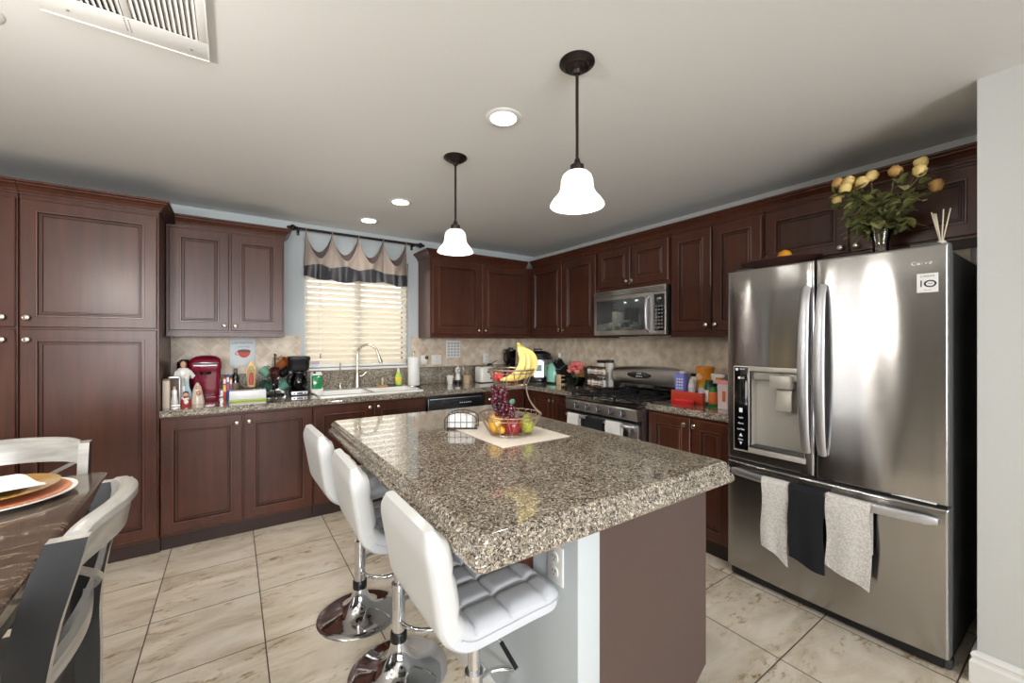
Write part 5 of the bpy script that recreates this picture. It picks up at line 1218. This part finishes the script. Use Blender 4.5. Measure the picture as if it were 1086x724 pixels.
# folk statue with a golden halo
GU = thing('halo_statue', 'small painted statue with a golden pointed halo on the white box', 'statue', (.125, 3.90, Z))
GLD = M_('gilt', (140, 112, 66), .35, metal=.6); DKG = M_('dark_base', (62, 46, 36), .6)
b = MB(); b.lathe([(.040, 0), (.042, .008), (.032, .04), (.036, .07), (.030, .082), (0, .084)], DKG, 22, sy=.8, wob=lambda a, z: 1+.06*math.sin(a*6)); b.build('base', GU)
b = MB(); halo = []; n = 28
for i in range(n): a = 2*PI*i/n; k = 1+.05*(i % 2); halo.append((.033*math.cos(a)*k*(1-.35*max(0, math.sin(a))), .190+.100*math.sin(a)*k))
b.prism(halo, .010, .016, GLD, 'y'); b.build('halo', GU)
b = MB(); b.lathe([(.026, .083), (.030, .12), (.028, .18), (.024, .215), (.014, .245), (0, .25)], M_('teal_mantle', (190, 176, 130), .5), 20, sy=.45); b.build('mantle', GU)
b = MB(); b.lathe([(.014, .10), (.017, .13), (.014, .19), (0, .21)], M_('rose_gown', (190, 72, 60), .5), 16, (0, -.010, 0), sy=.5); b.ball((0, -.016, .225), .011, SKIN, n=10); b.build('gown', GU)
simple('salt_bottle', 'small black bottle behind the white box under the sign', 'bottle', (.020, 3.95, Z), [('glass', lambda b: b.lathe([(.024, 0), (.026, .005), (.026, .16), (.018, .185), (.012, .20), (0, .20)], BLACKG, 20)), ('cap', lambda b: b.lathe([(.014, .2), (.014, .235), (0, .236)], M_('grey_cap', (90, 92, 96), .4), 16)), ('label_band', lambda b: b.lathe([(.0264, .05), (.027, .051), (.027, .12), (.0264, .121)], M_('brown_label', (120, 104, 88), .6), 20))])
WB = thing('white_box', 'flat white box with a green base edge at the front of the left counter', 'box', (.098, 3.740, Z))
b = MB(); b.box(-.118, .118, -.055, .055, .012, .078, M_('white_gloss_card', (236, 236, 240), .35), .004); b.build('box', WB)
b = MB(); b.box(-.120, .120, -.057, .057, 0, .0115, M_('lime_edge', (186, 206, 90), .5), .002); b.build('base', WB)
b = MB(); b.box(-.05, .03, -.03, .03, .0785, .086, M_('brown_note', (122, 100, 84), .6), .001); b.build('top_label', WB); b = MB(); b.box(.05, .10, -.03, .03, .0783, .0795, M_('mint_print', (170, 214, 190), .5)); b.build('printed_panel', WB)
# mug tree and mugs
MT = thing('mug_tree', 'dark metal mug tree between the statue and the coffee maker', 'mug tree', (.292, 3.92, Z))
b = MB(); b.lathe([(.070, 0), (.072, .004), (.066, .010), (0, .012)], IRON, 28); b.build('base', MT)
b = MB(); b.cyl((0, 0, .010), (0, 0, .335), .005, IRON, n=10); b.ball((0, 0, .34), .009, IRON, n=10); b.build('pole', MT)
hooks = []
for lvl, z in enumerate((.12, .225, .305)):
    for i in range(2 if lvl == 2 else 3):
        a = 2*PI*i/3+lvl*.9+3.7; hooks.append((a, z)); b = MB(); c, s_ = math.cos(a), math.sin(a)
        b.tube([(0, 0, z), (.03*c, .03*s_, z), (.055*c, .055*s_, z+.018), (.062*c, .062*s_, z+.03)], .003, IRON, 6); b.build('hook', MT)
mugc = [('dark green', (52, 84, 72)), ('teal speckled', (92, 150, 132)), ('dark brown', (62, 36, 32)), ('maroon', (84, 34, 36)), ('black', (34, 32, 34)), ('pale green', (120, 168, 146)), ('rust orange', (156, 84, 44)), ('beige', (196, 178, 156))]
for (a, z), (nm, c) in zip(hooks, mugc):
    c_, s_ = math.cos(a), math.sin(a); m_i = M_('mug_'+nm.replace(' ', '_'), c, .25, coat=.5, var=.15)
    mg = thing('coffee_mug', '%s mug hanging on the mug tree' % nm, 'mug', (.292+.078*c_, 3.92+.078*s_, Z+z-.012), a, 'mugs on the mug tree')
    X = Matrix.Translation((.0, 0, -.02)) @ Matrix.Rotation(.9, 4, 'Y') @ Matrix.Translation((0, 0, -.04))
    b = MB(X); b.lathe([(0, 0), (.030, 0), (.036, .006), (.037, .078), (.034, .078), (.033, .008), (0, .006)], m_i, 22); b.build('cup', mg)
    b = MB(X); b.tube([(-.036-.020*math.sin(t), 0, .040-.022*math.cos(t)) for t in [PI*i/8 for i in range(9)]], .0042, m_i, 8); b.build('handle', mg)
# drip coffee maker
CM = thing('coffee_maker', 'black drip coffee maker with glass carafe left of the sink', 'coffee maker', (.462, 3.885, Z))
b = MB(); b.box(-.075, .075, -.085, .075, 0, .040, BLACKM, .012); b.build('base', CM)
b = MB(); b.box(-.070, .072, .030, .076, .040, .235, BLACKM, .010); b.build('column', CM)
b = MB(); b.loft([rr(-.072, .074, -.070, .076, .03, .205), rr(-.078, .078, -.082, .078, .035, .235), rr(-.080, .080, -.084, .080, .035, .285), rr(-.084, .084, -.088, .082, .03, .292), rr(-.084, .084, -.088, .082, .03, .318), rr(-.076, .076, -.08, .075, .03, .324)], BLACKM); b.build('brew_head', CM)
b = MB(); b.lathe([(.045, .042), (.060, .055), (.066, .10), (.060, .145), (.044, .178), (.048, .186), (.045, .186), (.041, .178), (.057, .145), (.063, .10), (.057, .056), (.042, .045)], SMOKE, 28, (.0, -.030, 0)); ca = b.build('carafe', CM)
b = MB(); b.tube([(-.046, -.050, .178), (-.085, -.07, .172), (-.092, -.075, .12), (-.062, -.055, .078)], .008, BLACKM, 8); b.build('handle', ca)
b = MB(); b.lathe([(.050, .186), (.050, .196), (.02, .202), (0, .203)], BLACKM, 24, (0, -.03, 0)); b.build('lid', ca)
b = MB(); b.box(-.060, .060, -.0875, -.084, .006, .034, HANDLE, .002); p = b.build('control_panel', CM)
b = MB(); [b.cyl((x_, -.0875, .020), (x_, -.091, .020), .007, BLACKM, n=12) for x_ in (-.040, .040)]; b.build('buttons', p)
b = MB(); b.box(-.022, .022, -.0882, -.0875, .012, .028, DGREY); b.build('display', p)

# ------------------------------------------------------------------ right counter between stove and refrigerator
TRd = M_('red_plastic', (206, 66, 42), .35, coat=.3); TRr = M_('bright_red_plastic', (214, 40, 44), .3, coat=.4)
TY = thing('organizer_tray', 'orange-red plastic organizer with compartments beside the stove', 'tray', (2.775, 1.735, Z), R90)
b = MB()
b.box(-.125, .125, -.05, .05, 0, .006, TRd, .001)
for a, c, d, e in ((-.125, .125, -.05, -.046), (-.125, .125, .046, .05), (-.125, -.121, -.046, .046), (.121, .125, -.046, .046)): b.box(a, c, d, e, .006, .085, TRd, .001)
for x_ in (-.045, .04): b.box(x_-.002, x_+.002, -.046, .046, .006, .083, TRd)
b.build('tray', TY)
b = MB(); rg = [rr(-.075, .075, -.035, .035, .03, .0), rr(-.090, .090, -.045, .045, .04, .028), rr(-.086, .086, -.041, .041, .038, .028), rr(-.072, .072, -.032, .032, .028, .005)]
b.loft(rg, TRr, cap=False); q = rr(-.075, .075, -.035, .035, .03, .0002); b.add(q, [list(range(len(q)))], TRr); b.build('scoop_dish', loc=(2.662, 1.722, Z), rotz=R90, label='bright red shallow dish in front of the organizer', cat='dish')
PUR = M_('periwinkle_card', (126, 132, 214), .5)
simple('seasoning_box', 'blue-violet patterned carton standing in the red organizer', 'box', (2.785, 1.815, Z+.0065), [('carton', lambda b: b.box(-.025, .025, -.036, .036, 0, .205, PUR, .001)), ('printed_panel', lambda b: [b.box(-.0262, -.025, -.028+(i % 3)*.02, -.016+(i % 3)*.02, .09+(i//3)*.022, .102+(i//3)*.022, CER) for i in range(12)]), ('flap', lambda b: b.box(-.02, .02, -.03, .0, .205, .222, CER, .001))])
def bottle(name, label, cat, loc, r_, h, body, cap, lab=None, caph=.025, capr=None, neck=None):
    parts = [('body', lambda b: b.lathe([(r_-.002, 0), (r_, .003), (r_, h*.80), (r_*.8, h*.92), ((neck or r_*.6), h*.97), (0, h*.97)], body, 22)),
             ('cap', lambda b: b.lathe([((capr or r_*.7), h*.97), ((capr or r_*.7), h*.97+caph), (0, h*.97+caph)], cap, 20))]
    if lab: parts.append(('label_band', lambda b: b.lathe([(r_+.0003, h*.15), (r_+.0009, h*.16), (r_+.0009, h*.70), (r_+.0003, h*.71)], lab, 22)))
    return simple(name, label, cat, loc, parts)
GL = M_('green_cap', (30, 92, 62), .4); OR = M_('orange_plastic', (240, 150, 36), .35, coat=.3); YL = M_('lime_lid', (178, 190, 60), .4); PKP = M_('pink_plastic', (240, 160, 170), .4); LPK = M_('pale_pink', (238, 218, 224), .45); ORL = M_('orange_label', (226, 120, 60), .5)
bottle('seasoning_bottle', 'white short shaker in the middle of the red organizer', 'bottle', (2.80, 1.738, Z+.0065), .026, .150, CER, CER, M_('grey_label', (200, 204, 210), .5), .02)
bottle('seasoning_bottle', 'white bottle with dark cap behind the red organizer', 'bottle', (2.90, 1.785, Z), .030, .190, CER, BLACKM, None, .022)
bottle('seasoning_bottle', 'small jar with lime lid at the right end of the red organizer', 'bottle', (2.79, 1.650, Z+.0065), .028, .120, M_('pale_lilac', (206, 196, 214), .4), YL, None, .018, .026)
simple('detergent_tub', 'orange tub with a printed face raised behind the bottles', 'tub', (2.955, 1.725, Z), [('tub', lambda b: b.lathe([(.050, .0), (.052, .005), (.062, .24), (0, .24)], OR, 28)), ('lid', lambda b: b.lathe([(.066, .24), (.066, .256), (.06, .262), (0, .262)], OR, 28)), ('printed_patch', lambda b: b.ball((-.056, .015, .185), .030, M_('peach_print', (246, 200, 160), .5), (.2, 1, .9), 14))])
bottle('vitamin_bottle', 'dark green-lidded bottle with white label, middle of the group by the refrigerator', 'bottle', (2.79, 1.600, Z), .030, .150, M_('dark_green_bottle', (24, 74, 54), .3), GL, CER, .030, .026)
bottle('vitamin_bottle', 'green bottle with an orange picture label next to the pink container', 'bottle', (2.735, 1.538, Z), .030, .145, M_('leaf_green_bottle', (40, 120, 60), .3), BLACKM, ORL, .02, .026)
bottle('vitamin_bottle', 'white bottle with orange cap behind the green bottles', 'bottle', (2.855, 1.560, Z), .030, .175, CER, OR, None, .022, .026)
simple('formula_tub', 'white rounded tub behind the orange-capped bottle', 'tub', (2.935, 1.595, Z), [('tub', lambda b: b.loft([rr(-.048, .048, -.05, .05, .02, 0), rr(-.05, .05, -.052, .052, .02, .19)], CER)), ('lid', lambda b: b.loft([rr(-.052, .052, -.054, .054, .02, .1905), rr(-.052, .052, -.054, .054, .02, .215)], CER))])
simple('pink_canister', 'pink-lidded pale canister at the refrigerator end of the counter', 'canister', (2.725, 1.450, Z), [('body', lambda b: b.loft([rr(-.036, .036, -.036, .036, .012, 0), rr(-.038, .038, -.038, .038, .012, .165)], LPK)), ('lid', lambda b: b.loft([rr(-.040, .040, -.040, .040, .012, .1655), rr(-.040, .040, -.040, .040, .012, .19)], PKP)), ('printed_panel', lambda b: b.box(-.0392, -.038, -.022, .0, .05, .12, ORL))])
bottle('syrup_bottle', 'dark red bottle with a black pump behind the pink canister', 'bottle', (2.87, 1.470, Z), .034, .235, M_('dark_red_glass', (140, 24, 40), .2, coat=.5), BLACKM, M_('silver_label', (190, 186, 190), .4), .05, .012)

# ------------------------------------------------------------------ on the island
b = MB(); Rm = .03
def matf(u, v): return (.945+u*.37, 1.445+v*.545+.02*u, .9308+.0006*math.sin(u*20))
b.sheet(matf, 10, 12, BEIGE, -.002) if 0 else b.box(.940, 1.320, 1.440, 1.985, .9304, .9328, BEIGE, .001)
mt_o = b.build('placemat', label='cream cloth placemat under the fruit basket on the island', cat='placemat')
BX, BY, BZ = 1.112, 1.640, .9332
FBK = thing('fruit_basket', 'two-tier champagne wire fruit basket on the island', 'basket', (BX, BY, BZ))
def circ(r_, z, n=40, c=(0, 0)): return [(c[0]+r_*math.cos(2*PI*i/n), c[1]+r_*math.sin(2*PI*i/n), z) for i in range(n)]
# offset so that tiers share the back arms which bow out to the refrigerator side
ux, uy = .825, -.565          # picture-right direction
b = MB(); r0, r1, h = .098, .150, .098
b.tube(circ(r0, .008), .003, WIRE, 6, closed=True); b.tube(circ(r1, h), .0035, WIRE, 6, closed=True); b.tube(circ(r1-.008, h-.018), .0022, WIRE, 6, closed=True); b.tube(circ(.045, .008), .002, WIRE, 6, closed=True)
for i in range(12):
    a = 2*PI*i/12
    for d in (-.16, .16): b.tube([(r0*math.cos(a), r0*math.sin(a), .008), ((r0+r1)/2*math.cos(a+d*.5), (r0+r1)/2*math.sin(a+d*.5), h*.5), (r1*math.cos(a+d), r1*math.sin(a+d), h)], .0021, WIRE, 5)
for i in range(6):
    a = PI*i/6; b.tube([(r0*math.cos(a), r0*math.sin(a), .008), (-r0*math.cos(a), -r0*math.sin(a), .008)], .002, WIRE, 5)
for i in range(4): a = PI/4+PI/2*i; b.ball((r0*math.cos(a), r0*math.sin(a), .005), .005, WIRE, n=8)
b.build('lower_basket', FBK)
U = (.004*ux, .004*uy); b = MB(); r0, r1, z0_, z1_ = .076, .112, .235, .312
b.tube(circ(r0, z0_, c=U), .003, WIRE, 6, closed=True); b.tube(circ(r1, z1_, c=U), .0035, WIRE, 6, closed=True); b.tube(circ(r1-.006, z1_-.016, c=U), .0022, WIRE, 6, closed=True)
for i in range(10):
    a = 2*PI*i/10
    for d in (-.18, .18): b.tube([(U[0]+r0*math.cos(a), U[1]+r0*math.sin(a), z0_), (U[0]+r1*math.cos(a+d), U[1]+r1*math.sin(a+d), z1_)], .0021, WIRE, 5)
for i in range(6):
    a = PI*i/6; b.tube([(U[0]+r0*math.cos(a), U[1]+r0*math.sin(a), z0_), (U[0]-r0*math.cos(a), U[1]-r0*math.sin(a), z0_)], .002, WIRE, 5)
b.build('upper_basket', FBK)
for sd in (-.022, .022):
    b = MB(); px, py = -uy*sd, ux*sd
    P = []
    for i in range(15):
        t = i/14; rad = .148*(1-t)**1.6+.085*t**1.2-.045*math.sin(PI*t)*.9+.0
        rad = .152-.074*math.sin(t*PI/2)
        P.append((ux*rad+px, uy*rad+py, .098+(.137)*t**1.25))
    b.tube(P, .0032, WIRE, 6); b.build('arm', FBK)
b = MB(); b.tube([(ux*.150-uy*sd_, uy*.150+ux*sd_, .098) for sd_ in (-.022, .022)], .003, WIRE, 6); b.build('arm_joint', FBK)
def fruit(name, label, cat, loc, parts, rz=0, rx=0, ry=0, group=None):
    o = simple(name, label, cat, loc, parts, rz, group); o.rotation_euler = (rx, ry, rz); return o
APL = [(0, -.026), (.012, -.033), (.022, -.033), (.034, -.020), (.039, .002), (.036, .020), (.024, .031), (.010, .030), (.003, .022), (0, .020)]
STEM = M_('fruit_stem', (92, 70, 46), .7)
def apple(mt_, s_=1.0): return [('flesh', lambda b: b.lathe([(r_*s_, z_*s_) for r_, z_ in APL], mt_, 26)), ('stem', lambda b: b.tube([(0, 0, .020*s_), (.002, .001, .040*s_)], .0016, STEM, 6))]
AR = M_('apple_red', (140, 20, 34), .25, coat=.4, var=.35, scale=12); AG = M_('pear_green', (160, 166, 48), .35, coat=.2, var=.2, scale=14); MG = M_('mango_yellow', (230, 176, 62), .35, coat=.2, var=.25, scale=10)
def bpos(dx, dn, z): return (BX+ux*dx-uy*0-.565*dn, BY+uy*dx-.825*dn, BZ+z)    # dx picture-right, dn towards the camera
fruit('red_apple', 'dark red apple at the front of the lower basket tier', 'apple', bpos(.010, .060, .050), apple(AR, 1.12))
fruit('mango', 'yellow mango at the left of the lower basket tier', 'mango', bpos(-.068, .028, .056), [('flesh', lambda b: b.ball((0, 0, 0), .042, MG, (.95, .9, 1.15), 22)), ('stem', lambda b: b.cyl((0, 0, .046), (.001, 0, .052), .003, STEM, n=8))])
fruit('green_pear', 'green pear at the right of the lower basket tier', 'pear', bpos(.078, .034, .048), [('flesh', lambda b: b.lathe([(0, -.036), (.018, -.034), (.034, -.018), (.037, .002), (.029, .024), (.018, .040), (.012, .050), (0, .054)], AG, 24)), ('stem', lambda b: b.tube([(0, 0, .052), (.004, 0, .066)], .0016, STEM, 6))], rx=.12)
fruit('orange', 'orange fruit at the back of the lower basket tier', 'orange', bpos(-.02, -.060, .046), [('peel', lambda b: b.ball((0, 0, 0), .036, M_('orange_peel', (226, 140, 50), .45, bump=.5, scale=300), n=20)), ('stem', lambda b: b.ball((0, 0, .036), .003, STEM, n=8))])
fruit('red_apple', 'dark red apple at the back right of the lower basket tier', 'apple', bpos(.062, -.055, .042), apple(AR, .95))
fruit('lime', 'small green lime between mango and red apple', 'lime', bpos(-.042, .078, .034), [('peel', lambda b: b.ball((0, 0, 0), .018, M_('golden_peel', (222, 170, 50), .4), (1.2, 1, 1), 14)), ('stem', lambda b: b.ball((.021, 0, 0), .0025, STEM, n=8))])
GRP = M_('grape_purple', (92, 26, 48), .22, coat=.4, var=.4, scale=25); GRB = M_('grape_dark', (52, 18, 34), .22, coat=.4)
gb = thing('grape_bunch', 'bunch of purple grapes hanging from the upper tier into the lower', 'grapes', bpos(-.030, .045, .10))
rnd = random.Random(12); b = MB(); b.tube([(0, 0, .0), (-.012, 0, .06), (-.02, .01, .12), (-.015, .02, .155)], .002, STEM, 6); b.build('stem', gb)
cnt = 0; pts = []
while cnt < 74:
    t = rnd.random(); z_ = -.010+.145*t; rr_ = (.052-.020*t) if t > .12 else .048; a = rnd.random()*2*PI; q = rr_*rnd.uniform(.6, 1)
    off_x = (-.012-.020*t)+(.024 if t < .35 else 0); 
    p = Vector((off_x+q*math.cos(a), q*math.sin(a)*.8, z_))
    if all((p-o_).length > .0145 for o_ in pts):
        pts.append(p); b = MB(); b.ball(p, .0098+rnd.random()*.0012, GRP if rnd.random() > .25 else GRB, n=10); b.build('grape', gb); cnt += 1
    elif rnd.random() < .002: cnt += 1
b = MB(); b.ball((.040, -.012, .060), .016, M_('grape_leaf', (96, 140, 120), .5), (1.1, .35, .9), 10); b.build('leaf', gb)
BAN = M_('banana_yellow', (240, 216, 128), .42, var=.10, scale=18); BTIP = M_('banana_tip', (92, 78, 40), .6); BST = M_('banana_stem', (190, 180, 86), .5)
bc = Vector(bpos(.055, .0, .415))
def banana(i, label, side, swing):
    o = thing('banana', label, 'banana', bc, 0, 'bananas in the upper tier')
    R = Vector((ux, uy, 0)); Nn = Vector((-.565, -.825, 0)); P = []; rad = []
    ctl = [[(.037, 1.372), (.046, 1.338), (.060, 1.300), (.050, 1.250), (.014, 1.210), (-.048, 1.196)],
           [(.040, 1.372), (.054, 1.340), (.082, 1.305), (.082, 1.252), (.052, 1.212), (-.005, 1.190)],
           [(.043, 1.370), (.066, 1.342), (.108, 1.308), (.118, 1.262), (.094, 1.222), (.040, 1.198)]][i]
    def cr(t):
        n_ = len(ctl)-1; k = min(n_-1, int(t*n_)); f = t*n_-k; g = lambda j: ctl[max(0, min(n_, j))]
        a, b_, c, d = g(k-1), g(k), g(k+1), g(k+2)
        return [.5*(2*b_[q]+(c[q]-a[q])*f+(2*a[q]-5*b_[q]+4*c[q]-d[q])*f*f+(3*b_[q]-a[q]-3*c[q]+d[q])*f**3) for q in (0, 1)]
    off = [.030, -.004, -.034][i]
    for k in range(23):
        t = k/22; x_, z_ = cr(t); P.append(R*(x_-.055)+Nn*(off*min(1, t*3))+Vector((0, 0, z_-.9332-.415)))
        rad.append(.0055 if k < 3 else .008 if k == 3 else .0195*min(1, .55+(k-4)*.13) if k < 17 else [.0185, .0165, .0135, .010, .007, .0045][k-17])
    b = MB(); b.tube(P[3:], rad[3:], BAN, 8); b.build('peel', o)
    b = MB(); b.tube(P[:4], rad[:4], BST, 8); b.build('stem', o)
    b = MB(); b.ball(P[-1], .0052, BTIP, n=8); b.build('tip', o)
banana(0, 'banana curving on the left of the bunch', -1.2, .045); banana(1, 'banana in the middle of the bunch', .1, .010); banana(2, 'banana curving on the right of the bunch', 1.2, -.035)
fruit('tomato', 'red tomato left of the bananas in the upper tier', 'tomato', bpos(-.058, -.010, .274), [('flesh', lambda b: b.ball((0, 0, 0), .030, M_('tomato_red', (206, 48, 52), .25, coat=.4), (1, 1, .85), 20)), ('stem', lambda b: b.ball((0, 0, .025), .005, LEAFG, (1, 1, .4), 8))])
fruit('red_apple', 'red apple at the back of the upper tier behind the bananas', 'apple', bpos(.020, -.050, .275), apple(AR, .9))
# wire napkin holder and napkins
NH = thing('napkin_holder', 'dark wire napkin holder left of the fruit basket', 'napkin holder', (.985, 1.900, .9332), math.radians(-34.4))
b = MB()
for yy in (-.045, .045):
    top = [(-.082, yy, 0), (-.082, yy, .045)]+[(-.082*math.cos(a), yy, .045+.040*math.sin(a)) for a in [PI*i/12 for i in range(1, 12)]]+[(.082, yy, .045), (.082, yy, 0)]
    b.tube(top, .0025, WIREK, 6); b.tube([(-.082, yy, .003), (.082, yy, .003)], .0025, WIREK, 6); b.tube([(-.082, yy, .035), (.082, yy, .035)], .0015, WIREK, 5)
    for x_ in (-.06, -.03, 0, .03, .06): b.tube([(x_, yy, .003), (x_, yy, .045+.038*math.sin(math.acos(max(-1, min(1, x_/.082)))))], .0015, WIREK, 5)
for x_ in (-.07, -.035, 0, .035, .07): b.tube([(x_, -.045, .003), (x_, .045, .003)], .002, WIREK, 5)
b.build('frame', NH)
for i in range(5):
    b = MB(); b.box(-.068, .068, -.0065, .0065, 0, .062-.002*(i % 2), CLOTHW, .004); o = b.build('paper_napkin', group='napkins in the wire holder', label='folded white paper napkin standing in the wire holder', cat='napkin')
    c_, s_ = math.cos(math.radians(-34.4)), math.sin(math.radians(-34.4)); d = -.032+i*.016; o.location = (.985-s_*d, 1.900+c_*d, .9392); o.rotation_euler = (0, 0, math.radians(-34.4))

# ------------------------------------------------------------------ on top of the refrigerator
FT_ = 1.7668
BW = thing('wooden_bowl', 'dark oval wooden bowl on top of the refrigerator', 'bowl', (2.71, 1.115, FT_), R90)
b = MB(); oval = lambda a, c, z: [(a*math.cos(2*PI*i/40), c*math.sin(2*PI*i/40), z+.010*math.cos(4*PI*i/40)*0) for i in range(40)]
b.loft([oval(.08, .06, 0), oval(.12, .08, .006), oval(.20, .11, .075), oval(.218, .118, .098), oval(.208, .110, .098), oval(.16, .085, .04), oval(.09, .05, .012)], M_('dark_turned_wood', (58, 34, 30), .35, coat=.3, var=.3), cap=True); b.build('shell', BW)
b = MB(); b.tube(oval(.213, .114, .100), .004, M_('bowl_rim', (84, 48, 40), .35), 6, closed=True); b.build('rim', BW)
simple('orange', 'bright orange fruit in the dark bowl on the refrigerator', 'orange', (2.705, 1.085, FT_+.118), [('peel', lambda b: b.ball((0, 0, 0), .038, M_('orange_peel_bright', (240, 166, 40), .45, bump=.4, scale=300), n=22)), ('stem', lambda b: b.ball((0, 0, .037), .003, LEAFG, n=8))])
simple('pomegranate', 'dark red fruit beside the orange in the wooden bowl', 'fruit', (2.70, 1.185, FT_+.090), [('rind', lambda b: b.ball((0, 0, 0), .038, M_('pomegranate_red', (130, 36, 34), .4, var=.3), n=20)), ('crown', lambda b: b.lathe([(.006, .034), (.009, .046), (.007, .047)], M_('crown_red', (120, 50, 36), .5), 8))])
# vase of dried roses
VS = thing('glass_vase', 'clear glass vase holding dried yellow roses on the refrigerator', 'vase', (2.63, .632, FT_))
b = MB(); b.lathe([(.0, .0), (.036, 0), (.038, .006), (.030, .05), (.030, .09), (.040, .15), (.052, .185), (.049, .185), (.037, .15), (.027, .09), (.027, .05), (.034, .012), (0, .010)], GLASS, 28); b.build('glass', VS)
STM = M_('dry_stem', (122, 112, 74), .7); DLEAF = M_('dry_leaf', (96, 100, 56), .65, var=.35, scale=30); DLEAF2 = M_('dry_leaf_pale', (138, 136, 84), .65, var=.3, scale=30); RY = M_('dried_rose', (232, 204, 132), .6, var=.15, scale=40); RO = M_('dried_rose_tan', (196, 154, 92), .65, var=.2, scale=40); SEP = M_('sepal', (110, 104, 56), .7)
rp = [(.797, 2.201, 0, 1), (.751, 2.194, 0, 0), (.728, 2.179, .03, 0), (.699, 2.174, 0, 0), (.757, 2.152, -.03, 0), (.797, 2.118, 0, 0), (.669, 2.203, .03, 0), (.568, 2.187, 0, 1), (.489, 2.203, .03, 0), (.482, 2.151, -.03, 0), (.438, 2.081, .02, 1)]
rn = random.Random(3)
def leaf(b, p, d, s_, mt_):
    """a curled leaf with some thickness"""
    d = Vector(d).normalized(); side = d.cross(Vector((rn.uniform(-.5, .5), rn.uniform(-.5, .5), 1))).normalized(); up = side.cross(d)
    def fn(u, v): wv = math.sin(PI*min(1, .04+u*.96))**.8*.40*s_; x = (v-.5)*2*wv; return Vector(p)+d*(u*s_)+side*x+up*(abs(v-.5)*.35*s_*math.sin(PI*u)-.18*s_*u*u)
    b.sheet(fn, 6, 2, mt_, .0008)
for i, (y_, z_, dx, tan) in enumerate(rp):
    hd = Vector((2.62+dx-.02, y_, z_)); base = Vector((2.63+rn.uniform(-.012, .012), .632+rn.uniform(-.012, .012), FT_+.012)); neck = Vector((2.63+rn.uniform(-.02, .02), .632+(y_-.632)*.12, FT_+.185))
    r = thing('dried_rose', ['dried yellow rose with a long stem in the vase', 'tan withered rose with a long stem in the vase'][tan], 'rose', hd, 0, ['dried yellow roses in the vase', 'withered tan roses in the vase'][tan])
    mid = neck.lerp(hd, .55)+Vector((-.015, (y_-.632)*.10, .02))
    b = W(r); b.tube([base, neck, neck.lerp(mid, .5)+Vector((0, 0, .004)), mid, hd-Vector((0, 0, .02))], .0019, STM, 6); b.build('stem', r)
    b = MB(); R_ = Matrix.Rotation(rn.uniform(-.9, .9), 4, 'Y') @ Matrix.Rotation(rn.uniform(.1, .9)*(-1 if y_ < .6 else 1), 4, 'X'); b.X = R_
    b.lathe([(0, -.026), (.012, -.024), (.022, -.010), (.026, .007), (.023, .021), (.015, .027), (.012, .020), (0, .015)], RO if tan else RY, 18, wob=lambda a, z: 1+.10*math.sin(a*5+z*160))
    for k in range(5):
        a = 2*PI*k/5; Rk2 = Matrix.Rotation(a, 3, 'Z') @ Matrix.Rotation(.25, 3, 'Y'); b.ball(Rk2 @ Vector((.015, 0, .002)), .024, RO if tan else RY, (.28, .75, 1), 8, Rk2)
    b.build('petals', r)
    b = MB(R_); b.lathe([(.004, -.028), (.011, -.022), (.014, -.012)], SEP, 12); b.build('sepals', r)
    b = W(r)
    for k in range(20):
        t = rn.uniform(.02, .85); p = neck.lerp(mid, t*1.3) if t < .7 else mid.lerp(hd, rn.uniform(.1, .7)); p = p+Vector((rn.uniform(-.015, .015), rn.uniform(-.04, .04), rn.uniform(-.03, .03)))
        leaf(b, p, (rn.uniform(-1, .35), rn.uniform(-1.1, 1.1), rn.uniform(-.7, .5)), rn.uniform(.042, .070), rn.choice([DLEAF, DLEAF, DLEAF2]))
    b.build('leaves', r)
# filler grass of the bouquet
b = MB()
for i in range(70):
    a = rn.uniform(-1, 1); L_ = rn.uniform(.08, .17); base = Vector((2.63+rn.uniform(-.02, .02), .632+rn.uniform(-.022, .022), FT_+.05+rn.random()*.1)); d = Vector((rn.uniform(-.35, .15), a*1.25, rn.uniform(-.25, .9))).normalized()
    e = base+Vector((0, 0, .07))+d*L_; b.tube([base, base+Vector((0, 0, .08)), (base+Vector((0, 0, .09))+d*L_*.5), e-Vector((0, 0, .02))], .0009, STM if i % 2 else DLEAF2, 4)
b.build('bouquet_grass', label='thin dry grass blades filling the rose bouquet', cat='grass', kind='stuff')
RDf = thing('reed_diffuser', 'white reed diffuser on the front corner of the refrigerator', 'diffuser', (2.535, .420, FT_+.0))
RDf.location = (2.515, .405, FT_)
b = MB(); b.lathe([(.026, 0), (.028, .003), (.028, .030), (.018, .036), (.012, .045), (0, .045)], CER, 24); b.build('bottle', RDf)
for i, (dx, dy, h) in enumerate(((-.004, .030, .175), (.004, .024, .17), (-.008, .016, .165), (.0, -.006, .18), (.006, -.026, .18))):
    b = MB(); b.tube([(0, 0, .02), (dx, dy, h)], .0022, M_('reed_%d' % i, (226, 214, 190), .7), 6); b.build('reed', RDf)
